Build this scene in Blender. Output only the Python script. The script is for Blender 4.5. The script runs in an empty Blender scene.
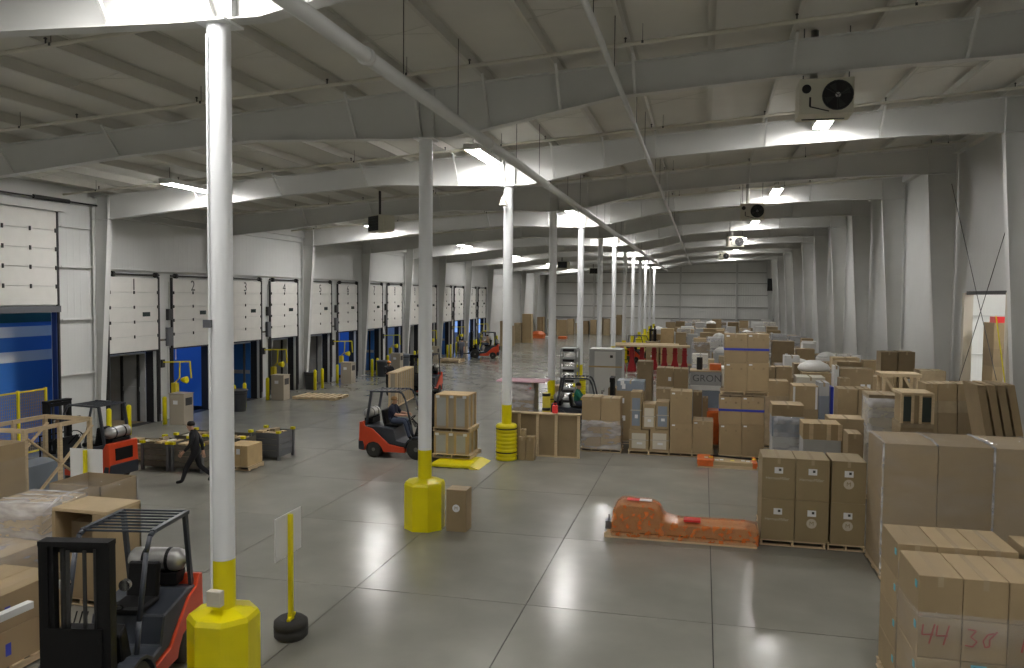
import bpy, bmesh, math, random
from mathutils import Vector, Matrix
SC = bpy.context.scene
COL = SC.collection
PI = math.pi
# ---------------------------------------------------------------- camera
H, F = 5.20, 800.0
YAW, PIT, ROL = math.atan(191 / 800), math.atan(39.2 / 800), 0.009
_f = Vector((-math.sin(YAW) * math.cos(PIT), math.cos(YAW) * math.cos(PIT), -math.sin(PIT)))
_r0 = Vector((math.cos(YAW), math.sin(YAW), 0))
_u0 = _r0.cross(_f)
_r = _r0 * math.cos(ROL) + _u0 * math.sin(ROL)
_u = _u0 * math.cos(ROL) - _r0 * math.sin(ROL)
cam_d = bpy.data.cameras.new('camera')
cam = bpy.data.objects.new('camera', cam_d)
COL.objects.link(cam)
cam.matrix_world = Matrix(((_r.x, _u.x, -_f.x, 0), (_r.y, _u.y, -_f.y, 0), (_r.z, _u.z, -_f.z, H), (0, 0, 0, 1)))
cam_d.sensor_width = 36.0
cam_d.lens = 36.0 * F / 1024
cam_d.clip_end = 400
SC.camera = cam
# ---------------------------------------------------------------- world (dusk outside) and exposure
W = bpy.data.worlds.new('dusk')
SC.world = W
W.use_nodes = True
W.node_tree.nodes['Background'].inputs[0].default_value = (0.22, 0.38, 0.78, 1)
W.node_tree.nodes['Background'].inputs[1].default_value = 1.0
SC.view_settings.view_transform = 'Standard'
SC.view_settings.look = 'None'
SC.view_settings.gamma = 1
SC.view_settings.use_curve_mapping = False
SC.view_settings.exposure = 0.18
LAMP_STRENGTH = 105.0

# ---------------------------------------------------------------- pixel helpers (a pixel is only a direction)
def ray(px, py):
    return _r * ((px - 512) / F) + _u * ((334 - py) / F) + _f
def fl(px, py, z=0.0):
    v = ray(px, py); t = (z - H) / v.z
    return Vector((v.x * t, v.y * t, z))
def atY(px, py, Y):
    v = ray(px, py); t = Y / v.y
    return Vector((v.x * t, Y, H + v.z * t))
def atX(px, py, X):
    v = ray(px, py); t = X / v.x
    return Vector((X, v.y * t, H + v.z * t))

# ---------------------------------------------------------------- materials
MATS = {}
def mat(name, col, rough=0.5, metal=0.0, noise=0.0, ns=3.0, bump=0.0, bs=20.0, rnd=0.0, alpha=1.0, emit=0.0, stretch=None, rn=0.0, spec=None, an=4.0, av=(0.6, 2.2)):
    m = bpy.data.materials.new(name); m.use_nodes = True
    nt = m.node_tree; b = nt.nodes['Principled BSDF']
    b.inputs['Base Color'].default_value = (*col, 1)
    b.inputs['Roughness'].default_value = rough
    b.inputs['Metallic'].default_value = metal
    if spec is not None: b.inputs['Specular IOR Level'].default_value = spec
    tc = nt.nodes.new('ShaderNodeTexCoord'); src = tc.outputs['Object']
    if stretch:
        mp = nt.nodes.new('ShaderNodeMapping'); mp.inputs['Scale'].default_value = stretch
        nt.links.new(src, mp.inputs['Vector']); src = mp.outputs['Vector']
    if noise or rnd:
        hs = nt.nodes.new('ShaderNodeHueSaturation'); hs.inputs['Color'].default_value = (*col, 1)
        val = None
        if noise:
            n = nt.nodes.new('ShaderNodeTexNoise'); n.inputs['Scale'].default_value = ns; n.inputs['Detail'].default_value = 5
            nt.links.new(src, n.inputs['Vector'])
            r = nt.nodes.new('ShaderNodeMapRange'); r.inputs[1].default_value = 0.3; r.inputs[2].default_value = 0.7
            r.inputs[3].default_value = 1 - noise; r.inputs[4].default_value = 1 + noise
            nt.links.new(n.outputs['Fac'], r.inputs[0]); val = r.outputs[0]
            if rn:
                r2 = nt.nodes.new('ShaderNodeMapRange'); r2.inputs[1].default_value = 0.3; r2.inputs[2].default_value = 0.7
                r2.inputs[3].default_value = rough - rn; r2.inputs[4].default_value = rough + rn
                nt.links.new(n.outputs['Fac'], r2.inputs[0]); nt.links.new(r2.outputs[0], b.inputs['Roughness'])
        if rnd:
            oi = nt.nodes.new('ShaderNodeObjectInfo')
            r = nt.nodes.new('ShaderNodeMapRange'); r.inputs[3].default_value = 1 - rnd; r.inputs[4].default_value = 1 + rnd
            nt.links.new(oi.outputs['Random'], r.inputs[0])
            if val:
                mu = nt.nodes.new('ShaderNodeMath'); mu.operation = 'MULTIPLY'
                nt.links.new(val, mu.inputs[0]); nt.links.new(r.outputs[0], mu.inputs[1]); val = mu.outputs[0]
            else: val = r.outputs[0]
        nt.links.new(val, hs.inputs['Value']); nt.links.new(hs.outputs[0], b.inputs['Base Color'])
    if bump:
        n2 = nt.nodes.new('ShaderNodeTexNoise'); n2.inputs['Scale'].default_value = bs; n2.inputs['Detail'].default_value = 4
        nt.links.new(src, n2.inputs['Vector'])
        bp = nt.nodes.new('ShaderNodeBump'); bp.inputs['Strength'].default_value = bump; bp.inputs['Distance'].default_value = 0.02
        nt.links.new(n2.outputs['Fac'], bp.inputs['Height']); nt.links.new(bp.outputs[0], b.inputs['Normal'])
    if alpha < 1:
        b.inputs['Alpha'].default_value = alpha
        n3 = nt.nodes.new('ShaderNodeTexNoise'); n3.inputs['Scale'].default_value = an; n3.inputs['Detail'].default_value = 3
        nt.links.new(src, n3.inputs['Vector'])
        r = nt.nodes.new('ShaderNodeMapRange'); r.inputs[1].default_value = 0.42; r.inputs[2].default_value = 0.72
        r.inputs[3].default_value = alpha * av[0]; r.inputs[4].default_value = min(1, alpha * av[1])
        nt.links.new(n3.outputs['Fac'], r.inputs[0]); nt.links.new(r.outputs[0], b.inputs['Alpha'])
    if emit:
        b.inputs['Emission Color'].default_value = (*col, 1); b.inputs['Emission Strength'].default_value = emit
    MATS[name] = m
    return m

mat('steel_white', (0.62, 0.625, 0.605), 0.42, noise=0.05, ns=0.8)
mat('pole_white', (0.84, 0.86, 0.87), 0.3, noise=0.03, ns=1.0)
mat('sheet', (0.62, 0.63, 0.615), 0.45, noise=0.05, ns=0.5)
mat('deck', (0.66, 0.65, 0.60), 0.55, noise=0.10, ns=0.35, bump=0.25, bs=1.3)
mat('purlin', (0.56, 0.55, 0.50), 0.5)
mat('girt_dark', (0.30, 0.30, 0.28), 0.5)
mat('pipe', (0.60, 0.58, 0.50), 0.4)
mat('door_white', (0.70, 0.69, 0.65), 0.4, noise=0.03)
mat('concrete', (0.268, 0.265, 0.229), 0.21, noise=0.09, ns=0.8, rnd=0.05, rn=0.04, spec=0.34)
mat('joint', (0.03, 0.03, 0.028), 0.9)
mat('asphalt', (0.05, 0.05, 0.055), 0.9)
mat('yellow', (0.78, 0.68, 0.0), 0.3, noise=0.04, rnd=0.04)
mat('yellow_dull', (0.62, 0.50, 0.02), 0.5)
mat('card', (0.345, 0.255, 0.138), 0.72, noise=0.06, ns=2.5, rnd=0.12, bump=0.05, bs=30)
mat('card_dark', (0.27, 0.2, 0.11), 0.75, noise=0.08, ns=2.5, rnd=0.12)
mat('card_pale', (0.47, 0.36, 0.21), 0.7, noise=0.06, ns=2.5, rnd=0.1)
mat('card_olive', (0.27, 0.205, 0.105), 0.7, noise=0.05, ns=2.5, rnd=0.05)
mat('tape', (0.43, 0.34, 0.22), 0.25)
mat('tape_clear', (0.50, 0.46, 0.40), 0.2)
mat('paper', (0.78, 0.79, 0.80), 0.6)
mat('ink', (0.03, 0.03, 0.03), 0.6)
mat('print_pale', (0.56, 0.50, 0.40), 0.6)
mat('red_marker', (0.42, 0.06, 0.04), 0.6)
mat('cyan', (0.10, 0.50, 0.62), 0.5)
mat('blue_tape', (0.03, 0.05, 0.42), 0.4)
mat('pine', (0.60, 0.47, 0.29), 0.65, noise=0.12, ns=4, stretch=(1, 1, 8), rnd=0.1)
mat('ply', (0.50, 0.36, 0.18), 0.65, noise=0.1, ns=3, rnd=0.08)
mat('old_wood', (0.33, 0.26, 0.16), 0.8, noise=0.15, ns=5, rnd=0.15)
mat('wrap', (0.75, 0.75, 0.76), 0.1, alpha=0.10, bump=0.35, bs=2.2, stretch=(1, 1, 3.5), an=1.1)
mat('wrap_heavy', (0.85, 0.85, 0.87), 0.1, alpha=0.30, bump=0.8, bs=3, stretch=(1, 1, 3), an=1.4)
mat('wrap_orange', (0.9, 0.24, 0.03), 0.16, alpha=0.42, bump=0.4, bs=4, an=7.0, av=(0.8, 1.5))
mat('orange_tarp', (0.75, 0.16, 0.03), 0.35, noise=0.15, ns=6, bump=0.6, bs=9)
mat('lift_red', (0.62, 0.062, 0.016), 0.32, noise=0.04)
mat('lift_grey', (0.032, 0.038, 0.05), 0.4)
mat('lift_black', (0.004, 0.004, 0.0045), 0.6, spec=0.25)
mat('rubber', (0.03, 0.029, 0.026), 0.75, bump=0.2, bs=30)
mat('hub', (0.16, 0.15, 0.13), 0.6)
mat('tank', (0.40, 0.40, 0.385), 0.3, metal=0.6)
mat('chrome', (0.6, 0.6, 0.6), 0.2, metal=1)
mat('dark_steel', (0.05, 0.05, 0.05), 0.5, metal=0.5)
mat('cabinet_tan', (0.40, 0.35, 0.27), 0.5)
mat('grey_plastic', (0.10, 0.105, 0.115), 0.5)
mat('grey_blue', (0.22, 0.26, 0.31), 0.4)
mat('cream', (0.62, 0.58, 0.48), 0.5)
mat('white_paint', (0.72, 0.72, 0.70), 0.35)
mat('heater', (0.58, 0.56, 0.46), 0.45)
mat('black', (0.006, 0.006, 0.006), 0.5)
mat('red', (0.35, 0.012, 0.018), 0.4)
mat('red_bright', (0.7, 0.03, 0.03), 0.4)
mat('pink', (0.78, 0.50, 0.58), 0.7)
mat('trailer_blue', (0.05, 0.19, 0.55), 0.4)
mat('trailer_grey', (0.42, 0.43, 0.43), 0.5, noise=0.06)
mat('seal', (0.015, 0.015, 0.018), 0.8)
mat('deep_blue', (0.01, 0.03, 0.13), 0.6)
mat('green_dark', (0.01, 0.09, 0.08), 0.6, noise=0.2, ns=1)
mat('bin_wood', (0.12, 0.11, 0.085), 0.75, noise=0.15, ns=4, rnd=0.1)
mat('bin_grey', (0.13, 0.135, 0.14), 0.55)
mat('skin', (0.55, 0.32, 0.22), 0.6)
mat('suit', (0.008, 0.008, 0.011), 0.8)
mat('navy', (0.01, 0.013, 0.035), 0.8)
mat('jeans', (0.06, 0.08, 0.13), 0.8)
mat('shirt_white', (0.7, 0.7, 0.7), 0.8)
mat('green_shirt', (0.02, 0.22, 0.15), 0.8)
mat('grey_shirt', (0.13, 0.14, 0.17), 0.8)
mat('tan_shirt', (0.35, 0.22, 0.13), 0.8)
mat('hair', (0.02, 0.014, 0.01), 0.7)
mat('hair_blond', (0.35, 0.2, 0.08), 0.7)
mat('cap_orange', (0.8, 0.25, 0.02), 0.6)
mat('lamp_tube', (1.0, 0.97, 0.95), 0.5, emit=LAMP_STRENGTH)
mat('glass_dark', (0.03, 0.045, 0.045), 0.1)
mat('green_bright', (0.05, 0.6, 0.08), 0.4)
mat('white_bag', (0.8, 0.8, 0.78), 0.3, bump=1.0, bs=12)

# vertical ribs on the metal wall sheets
def ribs(m, axis, step=0.3):
    nt = m.node_tree; b = nt.nodes['Principled BSDF']
    tc = nt.nodes.new('ShaderNodeTexCoord'); sp = nt.nodes.new('ShaderNodeSeparateXYZ')
    nt.links.new(tc.outputs['Object'], sp.inputs[0])
    a = nt.nodes.new('ShaderNodeMath'); a.operation = 'MULTIPLY'; a.inputs[1].default_value = 2 * PI / step
    nt.links.new(sp.outputs[axis], a.inputs[0])
    s = nt.nodes.new('ShaderNodeMath'); s.operation = 'SINE'; nt.links.new(a.outputs[0], s.inputs[0])
    p = nt.nodes.new('ShaderNodeMath'); p.operation = 'GREATER_THAN'; p.inputs[1].default_value = 0.75; nt.links.new(s.outputs[0], p.inputs[0])
    bp = nt.nodes.new('ShaderNodeBump'); bp.inputs['Strength'].default_value = 0.5; bp.inputs['Distance'].default_value = 0.03
    nt.links.new(p.outputs[0], bp.inputs['Height']); nt.links.new(bp.outputs[0], b.inputs['Normal'])
mat('sheet_y', (0.62, 0.63, 0.615), 0.45, noise=0.05, ns=0.5); ribs(MATS['sheet_y'], 'Y')
mat('sheet_x', (0.8, 0.805, 0.78), 0.45, noise=0.05, ns=0.5); ribs(MATS['sheet_x'], 'X')

# ---------------------------------------------------------------- mesh helpers
class MB:
    def __init__(s): s.v, s.f, s.mi = [], [], []
    def add(s, vs, fs, mi=0):
        n = len(s.v); s.v += [tuple(v) for v in vs]
        s.f += [tuple(n + i for i in f) for f in fs]; s.mi += [mi] * len(fs); return s
    def box(s, x0, x1, y0, y1, z0, z1, mi=0):
        return s.add([(x0, y0, z0), (x1, y0, z0), (x1, y1, z0), (x0, y1, z0), (x0, y0, z1), (x1, y0, z1), (x1, y1, z1), (x0, y1, z1)],
                     [(3, 2, 1, 0), (4, 5, 6, 7), (0, 1, 5, 4), (1, 2, 6, 5), (2, 3, 7, 6), (3, 0, 4, 7)], mi)
    def bar(s, p, q, w, h=None, up=(0, 0, 1)):
        p, q = Vector(p), Vector(q); h = h or w; d = (q - p).normalized(); u = Vector(up)
        if abs(d.dot(u)) > 0.98: u = Vector((1, 0, 0))
        a = d.cross(u).normalized() * (w / 2); b = a.cross(d).normalized() * (h / 2)
        vs = [p - a - b, p + a - b, p + a + b, p - a + b, q - a - b, q + a - b, q + a + b, q - a + b]
        return s.add(vs, [(0, 1, 2, 3), (7, 6, 5, 4), (0, 4, 5, 1), (1, 5, 6, 2), (2, 6, 7, 3), (3, 7, 4, 0)])
    def tube(s, p, q, r, n=12, r2=None, cap=True):
        p, q = Vector(p), Vector(q); r2 = r if r2 is None else r2; d = (q - p).normalized()
        u = Vector((0, 0, 1)) if abs(d.z) < 0.9 else Vector((1, 0, 0))
        a = d.cross(u).normalized(); b = d.cross(a)
        vs = []
        for c, rr in ((p, r), (q, r2)):
            for i in range(n):
                t = 2 * PI * i / n; vs.append(c + (a * math.cos(t) + b * math.sin(t)) * rr)
        fs = [(i, (i + 1) % n, n + (i + 1) % n, n + i) for i in range(n)]
        if cap: fs += [tuple(range(n - 1, -1, -1)), tuple(range(n, 2 * n))]
        return s.add(vs, fs)
    def path(s, pts, r, n=8):
        for a, b in zip(pts, pts[1:]): s.tube(a, b, r, n)
        return s
    def lathe(s, prof, n=20, c=(0, 0, 0), axis='z'):
        vs, fs = [], []
        for (r, h) in prof:
            for i in range(n):
                t = 2 * PI * i / n; a, b = r * math.cos(t), r * math.sin(t)
                v = (a, b, h) if axis == 'z' else ((a, h, b) if axis == 'y' else (h, a, b))
                vs.append((v[0] + c[0], v[1] + c[1], v[2] + c[2]))
        for k in range(len(prof) - 1):
            for i in range(n):
                j = (i + 1) % n; fs.append((k * n + i, k * n + j, k * n + n + j, k * n + n + i))
        fs.append(tuple(range(n - 1, -1, -1))); fs.append(tuple(range((len(prof) - 1) * n, len(prof) * n)))
        return s.add(vs, fs)
    def prism(s, poly, a0, a1, plane='xz'):
        n = len(poly)
        def P(u, v, t): return (u, t, v) if plane == 'xz' else ((t, u, v) if plane == 'yz' else (u, v, t))
        vs = [P(u, v, a0) for u, v in poly] + [P(u, v, a1) for u, v in poly]
        fs = [tuple(range(n)), tuple(range(2 * n - 1, n - 1, -1))] + [(i, n + i, n + (i + 1) % n, (i + 1) % n) for i in range(n)]
        return s.add(vs, fs)
    def mesh(s, name, bevel=0.0, smooth=False):
        me = bpy.data.meshes.new(name); me.from_pydata(s.v, [], s.f)
        for p, i in zip(me.polygons, s.mi): p.material_index = i
        bm = bmesh.new(); bm.from_mesh(me)
        bmesh.ops.recalc_face_normals(bm, faces=bm.faces)
        if bevel: bmesh.ops.bevel(bm, geom=bm.edges[:], offset=bevel, segments=1, affect='EDGES', clamp_overlap=True)
        bm.to_mesh(me); bm.free()
        if smooth:
            for p in me.polygons: p.use_smooth = len(p.vertices) == 4
        return me
    def build(s, name, m, parent=None, bevel=0.0, smooth=False, loc=None, rot=None):
        return link(name, s.mesh(name, bevel, smooth), m, parent, loc, rot)
def link(name, me, m=None, parent=None, loc=None, rot=None):
    if m is not None and not me.materials:
        for q in (m if isinstance(m, (list, tuple)) else [m]): me.materials.append(MATS[q])
    o = bpy.data.objects.new(name, me); COL.objects.link(o)
    if parent is not None: o.parent = parent
    if loc is not None: o.location = loc
    if rot is not None: o.rotation_euler = rot
    return o
def empty(name, loc=(0, 0, 0), rz=0.0, parent=None):
    o = bpy.data.objects.new(name, None); COL.objects.link(o); o.location = loc; o.rotation_euler = (0, 0, rz)
    o.empty_display_size = 0.1
    if parent is not None: o.parent = parent
    return o
def tag(o, label=None, cat=None, group=None, kind=None):
    if label: o['label'] = label
    if cat: o['category'] = cat
    if group: o['group'] = group
    if kind: o['kind'] = kind
    return o
def kids(o): return [c for c in bpy.data.objects if c.parent == o]
def dup(root, loc=None, rz=None, label=None, group=None):
    def cp(o, par):
        c = o.copy(); COL.objects.link(c); c.parent = par
        for ch in list(o.children): cp(ch, c)
        return c
    r = cp(root, None)
    if loc is not None: r.location = loc
    if rz is not None: r.rotation_euler = (0, 0, rz)
    if label: r['label'] = label
    if group: r['group'] = group
    return r
def text(body, size, m, loc, rot, parent=None, name='printed_text', extrude=0.0015, italic=0.0):
    cu = bpy.data.curves.new(name, 'FONT'); cu.body = body; cu.size = size; cu.align_x = 'CENTER'; cu.align_y = 'CENTER'
    cu.extrude = extrude; cu.shear = italic; cu.resolution_u = 3
    cu.materials.append(MATS[m])
    tmp = bpy.data.objects.new(name, cu); me = bpy.data.meshes.new_from_object(tmp)
    bpy.data.objects.remove(tmp); bpy.data.curves.remove(cu)
    o = bpy.data.objects.new(name, me); COL.objects.link(o); o.location = loc; o.rotation_euler = rot
    if parent is not None: o.parent = parent
    return o
NUM = ['one', 'two', 'three', 'four', 'five', 'six', 'seven', 'eight', 'nine', 'ten', 'eleven', 'twelve', 'thirteen', 'fourteen']
ORD = ['first', 'second', 'third', 'fourth', 'fifth', 'sixth', 'seventh', 'eighth', 'ninth', 'tenth', 'eleventh', 'twelfth', 'thirteenth', 'fourteenth']
# ================================================================ building shell
BAY = 7.62
def YF(k): return 9.10 + BAY * (k - 1)
XC, XL, XR = -5.96, -21.2, 8.88
YB, YE = -10.0, 108.8
def zt(x): return 9.64 + 0.073 * (x - XC)          # top of rafters
# floor: sub-base and saw-cut slabs
fo = MB().box(XL - 0.3, XR + 0.3, YB - 0.3, YE + 0.3, -0.3, -0.022).build('floor', 'joint'); tag(fo, kind='structure')
SX, SY = 3.03, 3.81
xs = [-21.2, -18.0, -14.97, -11.94, -8.91, -5.88, -2.80, 0.24, 3.27, 6.30, 9.05]
y0 = YF(2) - 7 * SY
ys = [YB] + [y0 + SY * i for i in range(32) if YB + 1 < y0 + SY * i < YE - 1] + [YE]
G = 0.008
for i in range(len(xs) - 1):
    for j in range(len(ys) - 1):
        me_key = 'slab_%d' % i if 0 < j < len(ys) - 2 else None
        w, l = xs[i + 1] - xs[i] - 2 * G, ys[j + 1] - ys[j] - 2 * G
        if me_key and me_key in bpy.data.meshes: me = bpy.data.meshes[me_key]
        else: me = MB().box(0, w, 0, l, -0.022, 0.0).mesh(me_key or 'slab')
        link('slab', me, 'concrete', fo, (xs[i] + G, ys[j] + G, 0))
# far side room behind the right wall opening
MB().box(XR + 0.3, XR + 12, 20, 48, -0.3, 0.0).build('side_room_floor', 'concrete', fo)
# roof deck and purlins
ZD = 0.22
ce = MB().add([(XL - .3, YB - .3, zt(XL - .3) + ZD), (XR + .3, YB - .3, zt(XR + .3) + ZD), (XR + .3, YE + .3, zt(XR + .3) + ZD), (XL - .3, YE + .3, zt(XL - .3) + ZD),
               (XL - .3, YB - .3, zt(XL - .3) + ZD + .15), (XR + .3, YB - .3, zt(XR + .3) + ZD + .15), (XR + .3, YE + .3, zt(XR + .3) + ZD + .15), (XL - .3, YE + .3, zt(XL - .3) + ZD + .15)],
              [(0, 1, 2, 3), (7, 6, 5, 4), (0, 4, 5, 1), (1, 5, 6, 2), (2, 6, 7, 3), (3, 7, 4, 0)]).build('ceiling', 'deck')
tag(ce, kind='structure')
PUR = [0.05 + 1.535 * i for i in range(-13, 6)]
mz = MB()   # Z profile: bottom lip, web, top lip
mz.box(-0.07, 0.0, YB, YE, 0.0, 0.006).box(-0.004, 0.004, YB, YE, 0.0, ZD - 0.006).box(0.0, 0.07, YB, YE, ZD - 0.006, ZD).box(-0.072, -0.066, YB, YE, 0.0, 0.022)
pur_me = mz.mesh('purlin')
for x in PUR: link('purlin', pur_me, 'purlin', ce, (x, 0, zt(x)))
# crossed sag straps between purlins, two lines of them per bay
ms = MB(); dz = 1.535 * 0.075
ms.bar((0.03, 0, 0.02), (1.5, 0, dz + ZD - 0.03), 0.03, 0.006).bar((0.03, 0.06, ZD - 0.03), (1.5, 0.06, dz + 0.02), 0.03, 0.006)
strap = ms.mesh('sag_strap')
for k in range(1, 6):
    for i, x in enumerate(PUR[:-1]):
        if (i + k) % 2 == 0: link('sag_strap', strap, 'purlin', ce, (x, YF(k) + 3.9 + (0.5 if i % 4 else 0), zt(x)))
# ---------------------------------------------------------------- portal frames
BOT = [(-20.45, 7.73), (-17.3, 8.03), (-13.5, 8.44), (-10.1, 8.68), (-6.5, 8.58), (-5.35, 8.58), (-1.8, 9.27), (2.0, 9.54), (5.8, 9.69), (7.8, 9.7)]
raf = MB()
top = [(8.75, zt(8.75) - .02), (XL + .1, zt(XL + .1) - .02)]
raf.prism([(XL + .1, 7.73)] + BOT + [(8.75, 9.70)] + top, -0.006, 0.006)
bl = [(XL + .1, 7.73)] + BOT + [(8.75, 9.70)]
for (a, b), (c, d) in zip(bl, bl[1:]):
    raf.prism([(a, b), (c, d), (c, d + .016), (a, b + .016)], -0.125, 0.125)
raf.prism([(XL + .1, zt(XL + .1) - .016), (8.75, zt(8.75) - .016), (8.75, zt(8.75)), (XL + .1, zt(XL + .1))], -0.125, 0.125)
raf_me = raf.mesh('rafter')
def wallcol(xo, xb, xk, zk, ztop):
    m = MB(); m.prism([(xo, 0), (xb, 0), (xk, zk), (xo, zk)], -0.006, 0.006)
    s = 1 if xk > xo else -1
    m.prism([(xb, 0), (xb + .016 * s, 0), (xk + .016 * s, zk), (xk, zk)], -0.125, 0.125)
    m.prism([(xo, 0), (xo - .016 * s, 0), (xo - .016 * s, ztop), (xo, ztop)], -0.125, 0.125)
    m.box(xb - .35 * s if s > 0 else xb - .1, xb + .1 if s > 0 else xb + .35, -0.17, 0.17, 0, 0.025)
    return m
cl_me = wallcol(XL + .12, -20.93, -20.46, 7.72, zt(XL) - .05).mesh('wall_column')
cr_me = wallcol(XR - .12, 8.42, 7.81, 9.69, zt(8.5) - .05).mesh('wall_column')
stiff = MB()
for x in (-20.46, -6.1, -5.76, -1.8, 7.81):
    zb = min(p[1] for p in BOT if abs(p[0] - x) < 1.2) + .01
    stiff.box(x - .006, x + .006, -0.11, 0.11, zb, zt(x) - .02)
st_me = stiff.mesh('stiffener')
def zbot(x):
    for (a, b), (c, d) in zip(BOT, BOT[1:]):
        if a <= x <= c: return b + (d - b) * (x - a) / (c - a)
    return 7.6
brace = {}
for i, x in enumerate(PUR):
    if -19.8 < x < 7.6 and (x > -7 and x < 0 or i % 2 == 0):
        brace[i] = MB().bar((x + .03, -0.62, zt(x) - .0), (x + .03, -0.03, zbot(x) + 0.04), 0.05, 0.05).mesh('flange_brace')
for k in range(-1, 15):
    fr = empty('portal_frame', (0, YF(k) if k < 14 else YE - 0.35, 0)); tag(fr, 'white steel portal frame', None, 'portal frames', 'structure')
    link('rafter', raf_me, 'steel_white', fr); link('wall_column', cl_me, 'steel_white', fr); link('wall_column', cr_me, 'steel_white', fr)
    link('stiffener', st_me, 'steel_white', fr)
    if 1 <= k <= 8:
        for i in brace: link('flange_brace', brace[i], 'steel_white', fr)
# ---------------------------------------------------------------- left wall with dock openings
XW = XL                                            # inner face of wall sheet
DW, DH = 2.64, 2.9
docks = []                                         # (y0, y1)
for k in range(3, 10):
    docks += [(YF(k) + 0.68, YF(k) + 0.68 + DW), (YF(k) + BAY - 0.68 - DW, YF(k) + BAY - 0.68)]
BIG = (18.2, 22.55, 4.6)
wl = empty('wall_left'); tag(wl, kind='structure')
def wpan(y0, y1, z0, z1, name='wall_panel'):
    return MB().box(XW - 0.12, XW, y0, y1, z0, z1).build(name, 'sheet_y', wl)
ZL = zt(XL) + ZD
wpan(YB, BIG[0], 0, ZL); wpan(BIG[0], BIG[1], BIG[2], ZL); wpan(BIG[1], docks[0][0], 0, ZL)
for i, (a, b) in enumerate(docks):
    wpan(a, b, DH, ZL)
    e = docks[i + 1][0] if i + 1 < len(docks) else YE
    wpan(b, e, 0, ZL)
gir = {}
for k in range(0, 14):
    for z in ((2.3, 4.2, 6.0, 7.35) if (k < 3 or k > 9) else (6.0, 7.9)):
        a, b = YF(k) + .13, YF(k + 1) - .13
        if k == 2: a = BIG[1] + 0.2
        if k not in gir and False: pass
        MB().box(XW, XW + 0.16, a, b, z, z + .012).box(XW + .15, XW + .165, a, b, z, z + .06).build('girt', 'steel_white', wl)
MB().box(XW + .01, XW + 0.2, YB, YE, zt(XW) - .35, zt(XW) - .06).build('eave_strut', 'steel_white', wl)
# ---------------------------------------------------------------- right wall with one opening into the next hall
wr = empty('wall_right'); tag(wr, kind='structure')
ZR = zt(XR) + ZD
OP = (26.5, 30.4, 5.4)
for (a, b, z0) in ((YB, OP[0], 0), (OP[0], OP[1], OP[2]), (OP[1], YE, 0)):
    MB().box(XR, XR + .12, a, b, z0, ZR).build('wall_panel', 'sheet_y', wr)
MB().box(XR - .25, XR - .01, YB, YE, zt(XR) - .3, zt(XR) - .05).build('eave_strut', 'steel_white', wr)
MB().box(XR - .1, XR + .02, OP[0], OP[1], OP[2] - .06, OP[2] + .06).build('opening_header', 'dark_steel', wr)
MB().box(XR - .16, XR + .12, OP[1] - .02, OP[1] + .22, 0, OP[2]).build('opening_jamb', 'cream', wr)
MB().box(XR - .16, XR + .12, OP[0] - .22, OP[0] + .02, 0, OP[2]).build('opening_jamb', 'cream', wr)
MB().path([(XR - .3, YF(3) + .3, 9.3), (XR - .3, YF(4) - .3, .5)], 0.012, 6).build('brace_cable', 'dark_steel', wr)
MB().path([(XR - .34, YF(4) - .3, 9.3), (XR - .34, YF(3) + .3, .5)], 0.012, 6).build('brace_cable', 'dark_steel', wr)
# rooms beyond: next hall
nb = empty('wall_next_hall'); tag(nb, kind='structure')
MB().box(XR + 9.0, XR + 9.1, 18, 50, 0, 8).build('wall_panel', 'sheet_y', nb)
MB().box(XR + .12, XR + 9.1, 46, 46.1, 0, 8).build('wall_panel', 'sheet_x', nb)
MB().box(XR + .12, XR + 9.1, 18, 18.1, 0, 8).build('wall_panel', 'sheet_x', nb)
MB().box(XR + .12, XR + 9.1, 18, 46, 8, 8.1).build('roof_panel', 'deck', nb)
for z in (2.3, 4.3, 6.3):
    MB().box(XR + .12, XR + 9, 45.85, 45.98, z, z + .06).build('girt', 'steel_white', nb)
# ---------------------------------------------------------------- end walls
for nm, y, s in (('wall_far', YE, -1), ('wall_back', YB, 1)):
    w = empty(nm); tag(w, kind='structure')
    MB().prism([(XL - .1, 0), (XR + .1, 0), (XR + .1, zt(XR) + ZD), (XL - .1, zt(XL) + ZD)], y, y - .1 * s).build('wall_panel', 'sheet_x', w)
    for z in (2.2, 3.75, 5.35, 6.9, 8.3):
        MB().box(XL + .2, XR - .2, min(y, y + .2 * s), max(y, y + .2 * s), z, z + .08).build('girt', 'girt_dark', w)
    for x in (-14.5, -8.0, -3.0, 4.2):
        MB().box(x - .12, x + .12, min(y, y + .4 * s), max(y, y + .4 * s), 0, zt(x) - .5).build('wind_column', 'steel_white', w)
    if s < 0:
        MB().box(8.0, 9.0, y - .5, y - .1, 6.0, 7.6).build('exhaust_louvre', 'black', w)
# ================================================================ dock doors, trailers, dock furniture
SEC = 0.565
sec_me = MB().box(0, 0.045, 0, DW + .06, 0.004, SEC - .004).mesh('door_section', bevel=0.008)
hm = MB()
for r in range(1, 5):
    for y in (0.04, DW / 2, DW + .02):
        hm.box(0.045, 0.075, y - .025, y + .025, r * SEC - .06, r * SEC + .06)
hinge_me = hm.mesh('hinges')
tr = MB()
for y in (-.05, DW + .11): tr.box(-.02, .07, y - .03, y + .03, -DH + .3, SEC * 5 + .05)
track_me = tr.mesh('track')
hd = MB().tube((.03, -.1, SEC * 5 + .12), (.03, DW + .16, SEC * 5 + .12), .035, 8)
for y in (.15, DW - .1): hd.tube((.03, y, SEC * 5 + .12), (.03, y + .12, SEC * 5 + .12), .10, 12)
shaft_me = hd.mesh('spring_shaft')
win_me = MB().box(.046, .058, 0, .42, 0, .17).mesh('door_window')
bot_me = MB().box(.0, .05, 0, DW + .06, -.05, .004).mesh('bottom_seal')
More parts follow.
